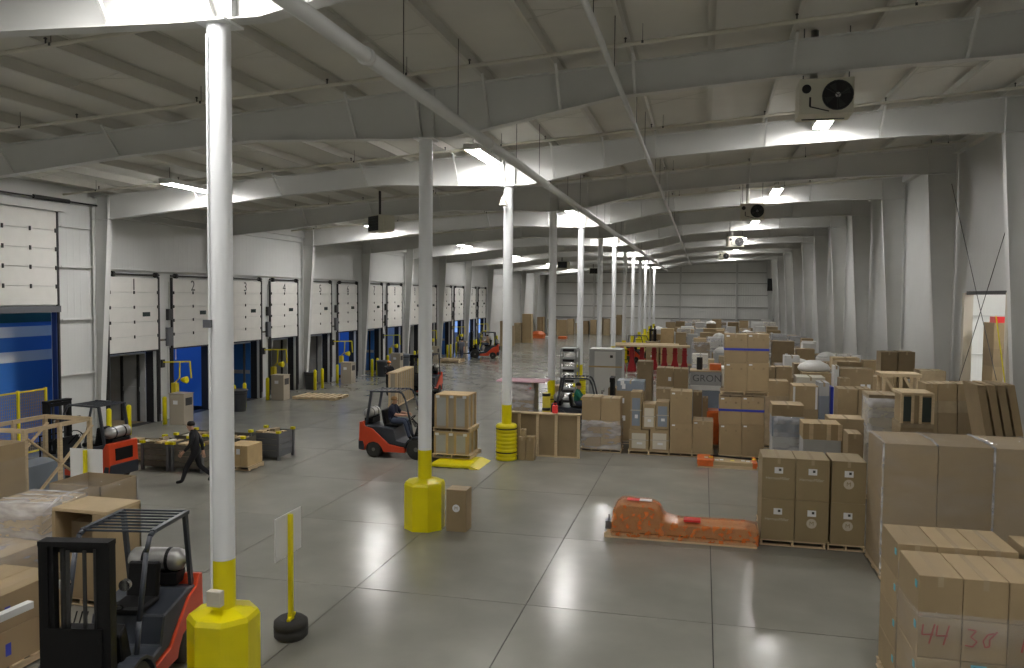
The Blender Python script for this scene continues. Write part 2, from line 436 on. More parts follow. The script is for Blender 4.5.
jam_me = MB().box(-.14, .03, -.14, -.02, 0, DH).box(-.14, .03, DW + .02, DW + .14, 0, DH).mesh('door_jamb')
for i, (a, b) in enumerate(docks):
    d = empty('door_%d' % (i + 1), (XW + .06, a - .03, DH)); tag(d, kind='structure')
    for r in range(5): link('door_section', sec_me, 'door_white', d, (0, 0, r * SEC))
    link('hinges', hinge_me, 'dark_steel', d); link('track', track_me, 'dark_steel', d); link('spring_shaft', shaft_me, 'dark_steel', d)
    link('door_window', win_me, 'glass_dark', d, (0, DW * .68, SEC * 2 + .2)); link('bottom_seal', bot_me, 'black', d)
    link('door_jamb', jam_me, 'dark_steel', d, (0, .03, -DH))
    text(str(i + 1), .62, 'ink', (.05, DW / 2, SEC * 4 + .28), (PI / 2, 0, PI / 2), d, 'door_number')
# tall drive-in door
bw = BIG[1] - BIG[0]
d = empty('door_15', (XW + .06, BIG[0], BIG[2] + .12)); tag(d, kind='structure')
for r in range(5):
    MB().box(0, .05, -.05, bw + .05, .005 + r * .62, .615 + r * .62).build('door_section', 'door_white', d, bevel=.008)
hm = MB()
for r in range(1, 5):
    for y in (bw, bw - 1.05, bw - 2.1, bw - 3.2, .1): hm.box(.05, .08, y - .03, y + .03, r * .62 - .07, r * .62 + .07)
hm.build('hinges', 'dark_steel', d)
MB().box(-.02, .06, bw + .06, bw + .13, -BIG[2], 3.2).box(-.02, .06, -.13, -.06, -BIG[2], 3.2).build('track', 'dark_steel', d)
MB().box(-.03, .14, -.1, bw + .1, -.24, -.02).build('bottom_rail', 'grey_plastic', d)
MB().box(.02, .22, -.3, bw + .3, 3.12, 3.35).build('header_channel', 'steel_white', d)
MB().tube((.16, -.3, 3.5), (.16, bw + 2.1, 3.5), .03, 8).tube((.16, bw - 1, 3.5), (.16, bw + .5, 3.5), .07, 10).build('spring_shaft', 'dark_steel', d)
MB().box(-.14, .04, bw - .02, bw + .02, -BIG[2], -.1).box(-.14, .04, -.02, .02, -BIG[2], -.1).build('door_jamb', 'deep_blue', d)
# ground outside and parked trailers
g = MB().box(XW - 45, XW - .12, -20, 130, -1.4, -1.25).build('ground_outside', 'asphalt'); tag(g, kind='structure')
TL = 13.0
def trailer(i, blue, inside=True):
    a, b = docks[i]; c = (a + b) / 2; h = 1.27
    t = empty('semi_trailer', (XW - .45, c, 0))
    tag(t, '%s box trailer backed up to dock door number %s' % ('blue' if blue else 'grey', NUM[i]), 'trailer', 'trailers at the dock')
    ext = 'trailer_blue' if blue else 'trailer_grey'
    for s in (-1, 1):
        w = MB().box(-TL, 0, s * h - .025, s * h + .025, -.1, 2.72).build('side_wall', ext, t)
        lp = MB()
        for x in range(17): lp.box(-.3 - x * .76 - .05, -.3 - x * .76 + .05, s * (h - .055) - .03, s * (h - .055) + .03, .0, 2.68)
        lp.build('wall_posts', 'grey_plastic' if i % 3 else 'dark_steel', w)
        MB().box(-TL, -.02, s * (h - .045) - .012, s * (h - .045) + .012, 1.2, 1.38).build('scuff_rail', 'trailer_grey', w)
    MB().box(-TL, 0, -h - .02, h + .02, 2.72, 2.78).build('trailer_roof', 'trailer_grey', t)
    MB().box(-TL, 0, -h, h, -.12, -.01).build('trailer_deck', 'old_wood', t)
    MB().box(-TL - .05, -TL, -h, h, -.1, 2.72).build('front_wall', 'trailer_grey', t)
    MB().box(-TL + .5, -.6, -.5, .5, -.5, -.12).build('under_frame', 'dark_steel', t)
    for x in (-2.2, -3.5):
        for s in (-1, 1): MB().tube((x, s * .75, -.75), (x, s * 1.2, -.75), .5, 16).build('wheel', 'rubber', t)
seal_me = MB().box(-.45, -.13, -.28, 0.02, -.2, DH + .1).box(-.45, -.13, DW - .02, DW + .28, -.2, DH + .1).box(-.45, -.13, -.28, DW + .28, DH - .02, DH + .35).mesh('dock_seal')
lip_me = MB().box(-.41, 0.0, .2, DW - .2, -.03, .012).mesh('dock_leveller')
for i, (a, b) in enumerate(docks):
    o = link('dock_seal', seal_me, 'seal', None, (XW, a, 0)); tag(o, 'black foam dock seal around dock door number %s' % NUM[i], 'dock seal', 'dock seals')
    o = link('dock_leveller', lip_me, 'dark_steel', None, (XW - .02, a, 0)); tag(o, 'steel dock leveller plate at dock door number %s' % NUM[i], 'dock plate', 'dock leveller plates')
for i in (0, 2, 3, 4, 6, 8, 9, 10): trailer(i, i in (2, 6, 10))
# made-up trailer; its blue and white paint stands in for the dusk-lit view outside
t = empty('stand_in_trailer', (XW - 1.6, 20.0, -1.25)); tag(t, 'made-up blue trailer painted as the dusk-lit view beyond the tall drive-in door', 'trailer')
MB().box(-2.5, 0, -9, 4.4, 1.1, 5.4).build('trailer_body', 'trailer_blue', t)
MB().box(-2.55, .03, -9.05, 4.45, 5.35, 6.9).build('trailer_top', 'green_dark', t)
for z in (4.0, 4.85): MB().box(0, .015, -9, 4.4, z, z + .36).build('bright_band', 'white_paint', t)
for y in (-6, -4.6, 1.5, 2.9): MB().tube((-.45, y, .5), (-.05, y, .5), .5, 18).build('wheel', 'rubber', t)
MB().box(-2.2, -.3, -8, 4, .75, 1.1).build('under_frame', 'dark_steel', t)
# bollards
bol_me = MB().lathe([(.085, 0), (.085, 1.02), (.075, 1.06), (.04, 1.09), (.001, 1.1)], 16).mesh('bollard', smooth=True)
def bollard(p, lab, sc=1.0):
    o = link('bollard', bol_me, 'yellow', None, (p[0], p[1], 0)); o.scale = (1, 1, sc)
    return tag(o, lab, 'bollard', 'dock bollards')
# dock pedestal cabinets with swing-arm loading lights
def dock_station(k):
    y = YF(k) + BAY / 2
    n = 2 * (k - 3) + 1
    c = empty('dock_cabinet', (XW + 1.25, y - .65, 0)); tag(c, 'tan steel dock cabinet standing between dock doors %s and %s' % (NUM[n - 1], NUM[n]), 'cabinet', 'dock cabinets')
    MB().box(-.33, .33, -.3, .3, 0, 1.2).build('body', 'cabinet_tan', c, bevel=.01)
    MB().box(-.35, .35, -.32, .32, 1.2, 1.225).build('top', 'cabinet_tan', c)
    MB().box(.331, .336, -.2, .2, .75, 1.05).build('dark_recess', 'ink', c)
    MB().box(-.15, .05, -.304, -.3, .8, .95).build('notice', 'paper', c)
    a = empty('loading_light', (XW + .012, y - .2, 2.35)); tag(a, 'yellow swing-arm loading light between dock doors %s and %s' % (NUM[n - 1], NUM[n]), 'lamp', 'dock loading lights')
    MB().box(0.0, .12, -.09, .09, -.2, .12).build('wall_bracket', 'dark_steel', a)
    MB().bar((.1, 0, .02), (1.15, .25, .05), .05).bar((1.15, .25, .05), (1.18, .28, -.62), .045).bar((.75, .16, .03), (.7, .2, -.62), .04).build('arm', 'yellow', a)
    MB().lathe([(.07, -.24), (.12, -.12), (.15, 0.0), (.13, .02)], 14, (.95, .3, -.7), 'x').build('lamp_head', 'yellow', a, smooth=True)
    MB().box(.42, .62, .05, .28, -1.25, -.82).build('control_box', 'yellow_dull', a)
    MB().bar((.52, .15, -.82), (.68, .2, -.62), .04).build('bracket_strut', 'yellow_dull', a)
    b = empty('conduit_panel', (XW + .012, y + .25, 3.3)); tag(b, 'grey electrical boxes and conduits on the wall between dock doors %s and %s' % (NUM[n - 1], NUM[n]), 'electrical box', 'dock conduit panels')
    MB().box(0, .14, -.15, .15, -.3, .45).build('box', 'grey_plastic', b); MB().box(0, .14, -.12, .12, .75, 1.2).build('box', 'dark_steel', b)
    MB().tube((.06, 0, .45), (.06, 0, 2.3), .025, 8).tube((.06, -.1, -.3), (.06, -.1, -2.4), .02, 8).tube((.06, .4, -.9), (.06, .4, 2.3), .02, 8).build('conduit', 'steel_white', b)
    MB().box(0, .05, -.55, .45, -.08, .0).build('strut', 'chrome', b)
    bollard((XW + .72, y - .95), 'yellow steel bollard beside the tan cabinet between dock doors %s and %s' % (NUM[n - 1], NUM[n]))
for k in range(3, 10): dock_station(k)
for k in range(4, 11):
    for s in (-1, 1):
        bollard((XW + 1.0, YF(k) + s * .42), 'yellow steel bollard guarding the frame column next to dock door %s' % NUM[min(13, 2 * (k - 3) + (0 if s < 0 else 1) - 1)])
bollard((XW + 1.0, YF(3) + .5), 'yellow steel bollard guarding the frame column by dock door one')
bollard((XW + 1.0, YF(3) - .5), 'yellow steel bollard between the drive-in door and the frame column')
# trash cans
def trash(p, lab, r=.33, h=.85, m='grey_plastic'):
    t = empty('trash_can', (p[0], p[1], 0)); tag(t, lab, 'trash can', 'grey trash cans along the docks')
    MB().lathe([(r * .8, 0), (r, h - .05), (r + .03, h - .05), (r + .03, h), (r - .03, h), (r * .76, .05)], 20).build('can', m, t, smooth=True)
    MB().lathe([(r - .01, h * .8), (r - .01, h * .88), (.02, h * .9)], 20).build('liner', 'black', t, smooth=True)
trash(fl(239, 411), 'dark grey trash can in front of dock door three', .36, .95)
trash(fl(311, 389), 'dark grey trash can by the column next to dock door five', .36, .95)
trash(fl(377, 376) + Vector((.4, -.1, 0)), 'dark grey trash can by the column next to dock door seven', .36, 1.0)
trash(fl(404, 370), 'blue-grey trash can past the column next to dock door eight', .4, 1.1, 'grey_blue')
trash(fl(443, 352), 'black trash can near the flat pallets by dock door ten', .4, 1.1, 'black')
# ================================================================ columns, lamps, pipes, heaters
pole_me = MB().tube((0, 0, 0), (0, 0, 8.56), .15, 28, cap=False).mesh('pole', smooth=True)
sleeve_me = MB().tube((0, 0, 0), (0, 0, 1.75), .1535, 28, cap=False).mesh('yellow_sleeve', smooth=True)
cap_me = MB().box(-.22, .22, -.22, .22, 8.55, 8.58).mesh('cap_plate')
def octa(r, h, rt):
    m = MB(); n = 8; off = PI / 8
    return m.lathe([(r, 0), (r, h - .06), (r - .03, h), (rt, h + .07)], 8)
oct_me = octa(.455, 1.05, .16).mesh('octagonal_guard')
ring_prof = [(.155, 0)]
for i in range(9):
    z = i * .125
    ring_prof += [(.31, z + .005), (.335, z + .03), (.335, z + .095), (.31, z + .12)]
ring_prof += [(.29, 1.14), (.155, 1.15)]
ring_me = MB().lathe(ring_prof, 24).mesh('ring_guard', smooth=True)
band_me = MB().lathe([(.337, 0), (.34, .01), (.34, .03), (.337, .04)], 24).mesh('black_band', smooth=True)
for k in range(1, 14):
    c = empty('steel_column', (XC - (.045 if k == 1 else 0), YF(k), 0))
    ty = 'octagonal yellow concrete base' if k < 3 else 'ribbed yellow plastic guard rings'
    desc = ['with grey junction box above an octagonal yellow base', 'with octagonal yellow base and a carton beside it', 'with ribbed yellow guard rings beside the flat crates'] 
    lab = 'white round column ' + (desc[k - 1] if k < 4 else 'in the row, %s after the ribbed-guard column by the flat crates' % ORD[k - 4])
    tag(c, lab, 'column', 'round columns down the hall')
    link('pole', pole_me, 'pole_white', c); link('yellow_sleeve', sleeve_me, 'yellow', c); link('cap_plate', cap_me, 'pole_white', c)
    if k < 3:
        o = link('octagonal_guard', oct_me, 'yellow', c); o.rotation_euler.z = PI / 8 + .1
    else:
        g_ = link('ring_guard', ring_me, 'yellow', c)
        for z in (.24, .98): link('black_band', band_me, 'black', g_, (0, 0, z))
    if k == 1:
        MB().box(-.075, .125, -.27, -.17, 1.2, 1.4).build('junction_box', 'cream', c, bevel=.008)
        MB().tube((-.06, -.165, 1.4), (-.06, -.165, 8.4), .014, 8).build('conduit', 'pole_white', c)
        MB().box(-.13, -.03, -.2, -.14, 4.75, 4.85).build('clip', 'grey_plastic', c)
    if k == 3:
        MB().tube((-.1, -.3, 8.2), (-.05, -.15, 8.4), .02, 6).lathe([(.03, 8.22), (.06, 8.15), (.13, 7.95), (.12, 7.94)], 14, (-.1, -.3, 0)).build('bell_light', 'cream', c)
# strip lights
hous = MB().box(-.215, .215, -1.25, 1.25, .06, .14).box(-.22, .22, -1.25, -1.22, -.03, .1).box(-.22, .22, 1.22, 1.25, -.03, .1).box(-.215, -.21, -1.25, 1.25, -.005, .1).box(.21, .215, -1.25, 1.25, -.005, .1).mesh('housing')
tubes = MB()
for x in (-.16, 0, .16): tubes.tube((x, -1.2, .015), (x, 1.2, .015), .045, 10)
tube_me = tubes.mesh('lamp_tubes')
rods_me = MB().tube((0, -1, .13), (0, -1, .5), .008, 6).tube((0, 1, .13), (0, 1, .5), .008, 6).mesh('hanger')
LX = ((-16.2, 'over the dock side'), (-6.4, 'by the column row'), (3.1, 'over the stacked goods'))
for k in range(-1, 14, 2):
    for x, w in LX:
        o = empty('ceiling_light', (x, YF(k) - 1.45, zt(x) - .34)); tag(o, 'long white fluorescent strip light under the roof %s' % w, 'ceiling light', 'strip lights %s' % w)
        link('housing', hous, 'steel_white', o); link('lamp_tubes', tube_me, 'lamp_tube', o); link('hanger', rods_me, 'dark_steel', o)
# unseen lights added to brighten the next hall
for x_, y_ in ((3.2, 26), (3.2, 32), (3.2, 40), (7, 34)):
    o = empty('ceiling_light', (XR + x_, y_, 7.75)); tag(o, 'unseen strip light added to brighten the hall beyond the wall opening', 'ceiling light', 'lights added to brighten the next hall')
    link('housing', hous, 'steel_white', o); link('lamp_tubes', tube_me, 'lamp_tube', o)
# sprinkler branch pipes with upright heads
def pz(x): return zt(x) - .13
bm_ = MB(); pr = .038
bm_.tube((XL + .3, 0, pz(XL + .3)), (XR - .3, 0, pz(XR - .3)), pr, 8)
br_me = bm_.mesh('branch_pipe')
hd_me = MB().tube((0, 0, 0), (0, 0, .09), .014, 6).lathe([(.03, .09), (.03, .1), (.01, .12)], 8).mesh('sprinkler_head')
hg_me = MB().tube((0, 0, 0), (0, 0, .4), .006, 5).box(-.02, .02, -.045, .045, -.05, .0).mesh('pipe_hanger')
for k in range(0, 13):
    for dy in (2.0, 6.0):
        o = empty('sprinkler_pipe', (0, YF(k) + dy, 0)); tag(o, 'thin pale sprinkler pipe crossing the hall under the purlins', 'pipe', 'sprinkler branch pipes')
        link('branch_pipe', br_me, 'pipe', o)
        if k < 5:
            for i in range(10):
                x = -19.5 + 3.0 * i; link('sprinkler_head', hd_me, 'dark_steel', o, (x, 0, pz(x) + .02))
            for i in range(0, len(PUR), 3): link('pipe_hanger', hg_me, 'dark_steel', o, (PUR[i] + .3, 0, pz(PUR[i] + .3) + .03))
# main pipe along the hall, and the thinner line
def longpipe(nm, x, z, r, lab, cstep):
    o = empty(nm, (x, 0, 0)); tag(o, lab, 'pipe')
    MB().tube((0, YB, z), (0, 104, z), r, 16, cap=True).build('pipe', 'steel_white', o, smooth=True)
    cm = MB().tube((0, -.06, 0), (0, .06, 0), r * 1.18, 16).mesh('coupling', smooth=True)
    rm = MB().tube((0, 0, r), (0, 0, zt(x) + ZD - z), .008, 5).mesh('hanger_rod')
    y = YF(1) - 5.2
    while y < 104:
        link('coupling', cm, 'steel_white', o, (0, y, z)); y += cstep
    for k in range(0, 13): link('hanger_rod', rm, 'dark_steel', o, (0, YF(k) + 2.6, z)); link('hanger_rod', rm, 'dark_steel', o, (0, YF(k) + 5.4, z))
longpipe('sprinkler_main', -4.54, 8.43, .105, 'thick white sprinkler main hung along the column row', 6.4)
longpipe('gas_line', -1.63, 9.15, .05, 'slim pale gas pipe running lengthwise under the rafters', 6.4)
# unit heaters
def heater(loc, rz, lab, s=1.0, dark=False):
    h = empty('unit_heater', loc, rz); h.scale = (s, s, s); tag(h, lab, 'heater', 'unit heaters under the roof')
    MB().box(-.5, .5, -.35, .35, -.34, .34).build('casing', 'heater', h, bevel=.01)
    if dark:
        MB().box(-.44, .44, -.362, -.35, -.3, .3).build('louvre_opening', 'black', h)
        for i in range(5): MB().box(-.44, .44, -.372, -.362, -.24 + i * .12, -.22 + i * .12).build('louvre_blade', 'dark_steel', h)
        MB().box(.5, .62, -.15, .3, -.3, .25).build('side_box', 'heater', h)
        zz = (zt(loc[0]) + ZD - .02 - loc[2]) / s
        MB().tube((-.1, 0, .34), (-.1, 0, zz), .05, 10).build('flue_pipe', 'dark_steel', h)
        return
    fr_ = MB().lathe([(.285, 0), (.285, -.05), (.27, -.05), (.27, 0)], 24, (.2, -.35, 0), 'y').build('fan_shroud', 'dark_steel', h, smooth=True)
    MB().lathe([(.27, -.002), (.27, -.006)], 24, (.2, -.35, 0), 'y').build('fan_opening', 'black', h)
    for i in range(4):
        t = i * PI / 2 + .4
        MB().prism([(.2 + .05 * math.cos(t), .05 * math.sin(t)), (.2 + .24 * math.cos(t - .25), .24 * math.sin(t - .25)), (.2 + .24 * math.cos(t + .3), .24 * math.sin(t + .3))], -.372, -.366).build('fan_blade', 'dark_steel', fr_)
    MB().tube((.2, -.37, 0), (.2, -.40, 0), .05, 12).build('fan_hub', 'chrome', h)
    gm = MB()
    for i in range(3):
        t = i * 2 * PI / 3 + .5; gm.bar((.2, -.405, 0), (.2 + .28 * math.cos(t), -.405, .28 * math.sin(t)), .012)
    gm.build('fan_guard', 'dark_steel', h)
    MB().lathe([(.085, 0), (.085, -.03)], 16, (-.37, -.35, .14), 'y').build('flue_port', 'black', h)
    MB().tube((-.3, -.36, -.02), (-.3, -.36, -.2), .02, 6).tube((-.3, -.36, -.2), (.05, -.37, -.3), .012, 6).build('gas_valve', 'dark_steel', h)
    MB().box(-.4, .4, .1, .12, -.36, -.34).build('louvre', 'dark_steel', h)
    zz = (zt(loc[0]) + ZD - .02 - loc[2]) / s
    for x_ in (-.42, .42): MB().tube((x_, -.2, .34), (x_, -.2, zz), .012, 6).build('hanger_rod', 'dark_steel', h)
    MB().tube((-.2, 0, .34), (-.2, 0, zz), .075, 12).build('flue_pipe', 'tank', h, smooth=True)
heater(atY(824, 100, 16.95), 0, 'big cream unit heater with black fan, hung beside the thin gas pipe over the goods')
heater(atY(752, 212, 37.0), 0, 'cream unit heater past the first one along the stacked goods side', 1.0)
heater(atY(735, 242, 55.0), .2, 'unit heater third along the stacked goods side', 1.0)
heater(atY(724, 256, 84.0), 0, 'unit heater farthest along the stacked goods side, near the end wall', 1.0)
heater(atY(381, 224, 29.5), -.7, 'unit heater with dark louvre hung over the dock lane', .95, True)
heater(atY(563, 265, 75.0), .0, 'small far unit heater over the dock lane', 1.0, True)
heater(atY(594, 271, 92.0), .0, 'small unit heater near the end wall over the dock lane', 1.0, True)
# ================================================================ goods builders
rng = random.Random(7)
OCC = []
def carton(x0, x1, y0, y1, z0, z1, label, m='card', group=None, tape='y', stick=(), cat='box', name='cardboard_box', bev=.006, occ=True, rz=0.0):
    w, l, h = (x1 - x0) / 2, (y1 - y0) / 2, z1 - z0
    o = MB().box(-w, w, -l, l, 0, h).build(name, m, None, bevel=bev, loc=((x0 + x1) / 2, (y0 + y1) / 2, z0))
    o.rotation_euler.z = rz
    tag(o, label, cat, group)
    if occ: OCC.append((x0, x1, y0, y1))
    if tape == 'y':
        MB().box(-.03, .03, -l, l, h, h + .0015).box(-.03, .03, -l - .0015, -l, h - min(.12, h * .3), h).build('tape', 'tape', o)
    elif tape == 'x':
        MB().box(-w, w, -.03, .03, h, h + .0015).box(-w - .0015, -w, -.03, .03, h - min(.12, h * .3), h).build('tape', 'tape', o)
    for (u, v, sw, sh, sm) in stick:
        MB().box(u * 2 * w - sw / 2, u * 2 * w + sw / 2, -l - .003, -l, v * h - sh / 2, v * h + sh / 2).build('shipping_label' if sm == 'paper' else 'printed_mark', sm, o)
    return o
def pxr(xl, xr, yt, yb, Y):
    ym, xm = (yt + yb) / 2, (xl + xr) / 2
    return atY(xl, ym, Y).x, atY(xr, ym, Y).x, atY(xm, yb, Y).z, atY(xm, yt, Y).z
# pallets: every board a part
P_deck = MB().box(-.6, .6, -.045, .045, 0, .02).mesh('deck_board')
P_str = MB().box(-.02, .02, -.5, .5, 0, .085).mesh('stringer')
P_bot = MB().box(-.6, .6, -.06, .06, 0, .018).mesh('bottom_board')
def pallet(x0, x1, y0, y1, label, z=0.0, m='pine', group='wooden pallets under the goods', rz=0.0, full=True, occ=True):
    p = empty('wooden_pallet', ((x0 + x1) / 2, (y0 + y1) / 2, z), rz); p.scale = ((x1 - x0) / 1.2, (y1 - y0) / 1.0, 1.0)
    tag(p, label, 'pallet', group)
    if occ: OCC.append((x0, x1, y0, y1))
    def lk(n, me, loc):
        o = link(n, me, None, p, loc); o.material_slots and None
        if not me.materials: me.materials.append(MATS['pine'])
        return o
    for i in range(7 if full else 5): lk('deck_board', P_deck, (0, -.45 + .9 * i / (6 if full else 4), .12))
    for x in (-.57, 0, .57): lk('stringer', P_str, (x, 0, .018 + .017))
    for y in (-.43, 0, .43): lk('bottom_board', P_bot, (0, y, .016))
    return p
PZ = 0.141
def wrap(x0, x1, y0, y1, z0, z1, label, m='wrap', e=.014, cat='stretch wrap', par=None, group=None):
    w, l, h = (x1 - x0) / 2 + e, (y1 - y0) / 2 + e, z1 - z0 + e
    nx, nz = 6, 6
    mb = MB(); r = random.Random(int(abs(x0 * 997 + z1 * 131 + y0 * 37)))
    per = []
    for i in range(nx): per.append((-w + 2 * w * i / nx, -l))
    for i in range(nx): per.append((w, -l + 2 * l * i / nx))
    for i in range(nx): per.append((w - 2 * w * i / nx, l))
    for i in range(nx): per.append((-w, l - 2 * l * i / nx))
    n = len(per); vs = []
    for k in range(nz + 1):
        for (a, b) in per:
            j = 1 + r.uniform(0, .012)
            vs.append((a * j, b * j, h * k / nz))
    vs.append((0, 0, h))
    fs = [(k * n + i, k * n + (i + 1) % n, (k + 1) * n + (i + 1) % n, (k + 1) * n + i) for k in range(nz) for i in range(n)]
    fs += [(nz * n + i, nz * n + (i + 1) % n, (nz + 1) * n) for i in range(n)]
    o = mb.add(vs, fs).build('stretch_wrap', m, None, loc=((x0 + x1) / 2, (y0 + y1) / 2, z0))
    for p in o.data.polygons: p.use_smooth = True
    if par is not None:
        o.parent = par; o.location = Vector(o.location) - Vector(par.location); o.name = 'film'; return o
    return tag(o, label, cat, group)
# stack given by pixel rows of its front faces (top to bottom), depth from the row it stands in
def stack(xl, xr, ys, Y, dep, labels, mats='card', stick=(), tape='y', pal=True, group=None, cat='box', supp=True):
    out = []
    if isinstance(mats, str): mats = [mats] * len(labels)
    for i, lab in enumerate(labels):
        x0, x1, z0, z1 = pxr(xl, xr, ys[i], ys[i + 1], Y)
        if i == len(labels) - 1: z0 = PZ if pal else 0.0
        st = stick[i] if stick and isinstance(stick[0], (list, tuple)) and (not stick[0] or isinstance(stick[0][0], (list, tuple))) else stick
        out.append(carton(x0, x1, Y, Y + dep, z0, z1, lab, mats[i], group, tape if i == 0 else None, st, cat))
    if pal and z0 <= PZ + .01:
        pallet(x0 - .04, x1 + .04, Y - .02, Y + dep + .02, 'wooden pallet under the ' + labels[-1].split(',')[0])
    return out
# ---------------------------------------------------------------- forklift
def wheel(par, x, y, r, w):
    t = MB().lathe([(r * .62, -w / 2), (r * .93, -w / 2), (r, -w / 2 + .03), (r, w / 2 - .03), (r * .93, w / 2), (r * .62, w / 2)], 24, (x, y, r), 'y').build('wheel', 'rubber', par, smooth=True)
    s = 1 if y > 0 else -1
    MB().lathe([(r * .62, -w / 2 + .02), (r * .6, w / 2 - .02)], 20, (x, y, r), 'y').lathe([(r * .25, 0), (r * .2, .03 * s)], 12, (x, y + s * (w / 2 - .02), r), 'y').build('hub', 'hub', t, smooth=True)
def forklift(loc, rz, label, lift=0.0, body='lift_red', mast_h=2.14, group='forklift trucks', rack=True):
    t = empty('forklift', loc, rz); tag(t, label, 'forklift', group)
    w = .52
    cw = [(-1.16, .22), (-1.22, .55), (-1.2, 1.12), (-1.1, 1.14), (-1.0, .98), (-.78, .93), (-.2, .44), (.34, .36), (.34, .2), (-.4, .2), (-.45, .33), (-.56, .46), (-.73, .51), (-.9, .46), (-1.0, .33), (-1.03, .22)]
    MB().prism(cw, -w, w).build('counterweight', body, t, bevel=.012)
    MB().prism([(-1.1, .6), (-1.08, 1.0), (-.8, 1.03), (-.08, .93), (.02, .56), (.34, .5), (.34, .37), (-.2, .45), (-.75, .9)], -w + .03, w - .03).build('hood', 'lift_grey', t, bevel=.02)
    MB().box(-1.25, -1.17, -w + .02, w - .02, .24, .56).build('rear_bumper', 'lift_grey', t, bevel=.02); MB().box(-1.235, -1.2, -.3, .3, .66, .98).build('rear_grille', 'lift_black', t)
    for s in (-1, 1): MB().prism([(-1.18, .24), (-1.2, .52), (-1.08, .52), (-1.04, .4), (-1.04, .24)], s * w, s * (w + .012)).build('bumper_cheek', 'lift_grey', t)
    MB().box(.0, .8, -w + .06, w - .06, .34, .5).build('floor_plate', 'lift_black', t)
    MB().prism([(.52, .5), (.78, .5), (.86, 1.05), (.72, 1.16), (.6, .75)], -.4, .4).build('dashboard', 'lift_black', t, bevel=.02)
    for s in (-1, 1):
        fm = []
        for i in range(9):
            a = PI * (.02 + .96 * i / 8); fm.append((.72 + .4 * math.cos(a), .33 + .4 * math.sin(a)))
        for i in range(8, -1, -1):
            a = PI * (.02 + .96 * i / 8); fm.append((.72 + .36 * math.cos(a), .33 + .36 * math.sin(a)))
        MB().prism(fm, s * .36, s * .58).build('fender', 'lift_grey', t)
        wheel(t, .72, s * .46, .33, .2); wheel(t, -.73, s * .42, .26, .18)
        MB().path([(.6, s * .46, .66), (.52, s * .46, 1.1), (.32, s * .46, 1.9), (.22, s * .46, 2.08), (.1, s * .46, 2.12)], .033, 8).build('guard_post', 'lift_grey', t, smooth=True)
        MB().bar((-1.0, s * .44, 1.0), (-.82, s * .44, 2.09), .075, .05, (0, 1, 0)).build('guard_post', 'lift_grey', t)
        MB().bar((-.86, s * .46, 2.1), (.16, s * .46, 2.12), .06, .05).build('guard_rail', 'lift_grey', t)
        MB().tube((.66, s * .38, 1.62), (.72, s * .38, 1.62), .07, 14).build('headlight', 'chrome', t)
        MB().tube((.55, s * .3, .52), (1.02, s * .3, .8), .04, 10).build('tilt_cylinder', 'lift_black', t)
        MB().box(-1.19, -1.165, s * .4 - .05, s * .4 + .05, .85, .97).build('tail_light', 'red_bright', t)
    for i in range(8):
        x = -.84 + i * .14; MB().box(x - .012, x + .012, -.45, .45, 2.105, 2.13).build('roof_bar', 'lift_grey', t)
    MB().box(-.5, 0, -.23, .23, .95, 1.05).build('seat', 'lift_black', t, bevel=.03)
    MB().prism([(-.52, 1.02), (-.42, 1.02), (-.5, 1.5), (-.6, 1.48)], -.22, .22).build('seat_back', 'lift_black', t, bevel=.03)
    MB().tube((.66, 0, .95), (.38, 0, 1.22), .025, 8).build('steering_column', 'lift_black', t)
    sw = []
    for i in range(17):
        a = 2 * PI * i / 16; sw.append((.38 + .1 * math.cos(a), .17 * math.sin(a), 1.23 + .1 * math.cos(a)))
    MB().path(sw, .014, 6).build('steering_wheel', 'lift_black', t)
    for i in range(3): MB().tube((.62, -.2 - .07 * i, 1.0), (.5, -.2 - .07 * i, 1.2), .01, 6).build('lever', 'lift_black', t)
    MB().lathe([(.03, -.44), (.1, -.42), (.155, -.36), (.16, -.3), (.16, .26), (.14, .33), (.06, .37), (.06, .42), (.03, .43)], 20, (-.98, 0, 1.38), 'y').build('propane_tank', 'tank', t, smooth=True)
    for y in (-.18, .15): MB().lathe([(.163, -.025), (.166, -.02), (.166, .02), (.163, .025)], 20, (-.98, y, 1.38), 'y').build('tank_strap', 'lift_black', t)
    MB().box(-1.12, -.84, -.3, .3, 1.05, 1.22).build('tank_cradle', 'lift_black', t)
    # mast
    for s in (-1, 1):
        MB().box(.98, 1.12, s * .37 - .055, s * .37 + .055, .07, mast_h).build('mast_rail', 'lift_black', t)
        MB().box(1.0, 1.1, s * .285 - .03, s * .285 + .03, .07 + lift * .5, mast_h - .02 + lift * .5).build('inner_mast_rail', 'lift_black', t)
        MB().tube((1.0, s * .2, .1), (1.0, s * .2, mast_h - .1), .032, 10).build('lift_cylinder', 'dark_steel', t)
        f_ = MB().box(1.2, 1.25, s * .24 - .055, s * .24 + .055, .04 + lift, .6 + lift).prism([(1.2, .03 + lift), (2.3, .03 + lift), (2.3, .045 + lift), (1.2, .085 + lift)], s * .24 - .055, s * .24 + .055)
        f_.build('fork', 'lift_black', t)
        MB().box(1.06, 1.08, s * .1 - .02, s * .1 + .02, .4 + lift, mast_h - .1).build('lift_chain', 'dark_steel', t)
    if not rack: MB().box(1.125, 1.14, -.33, .33, .1, 1.25).build('hose_guard', 'lift_black', t)
    for z in (.16, 1.0, mast_h - .1):
        MB().box(.96, 1.0, -.37, .37, z - .05, z + .05).build('mast_crossbar', 'lift_black', t)
    MB().box(.96, 1.14, -.42, .42, mast_h - .04, mast_h + .02).build('mast_top', 'lift_black', t)
    for z in (.14, .52): MB().box(1.14, 1.2, -.5, .5, z - .05 + lift, z + .05 + lift).build('carriage_bar', 'lift_black', t)
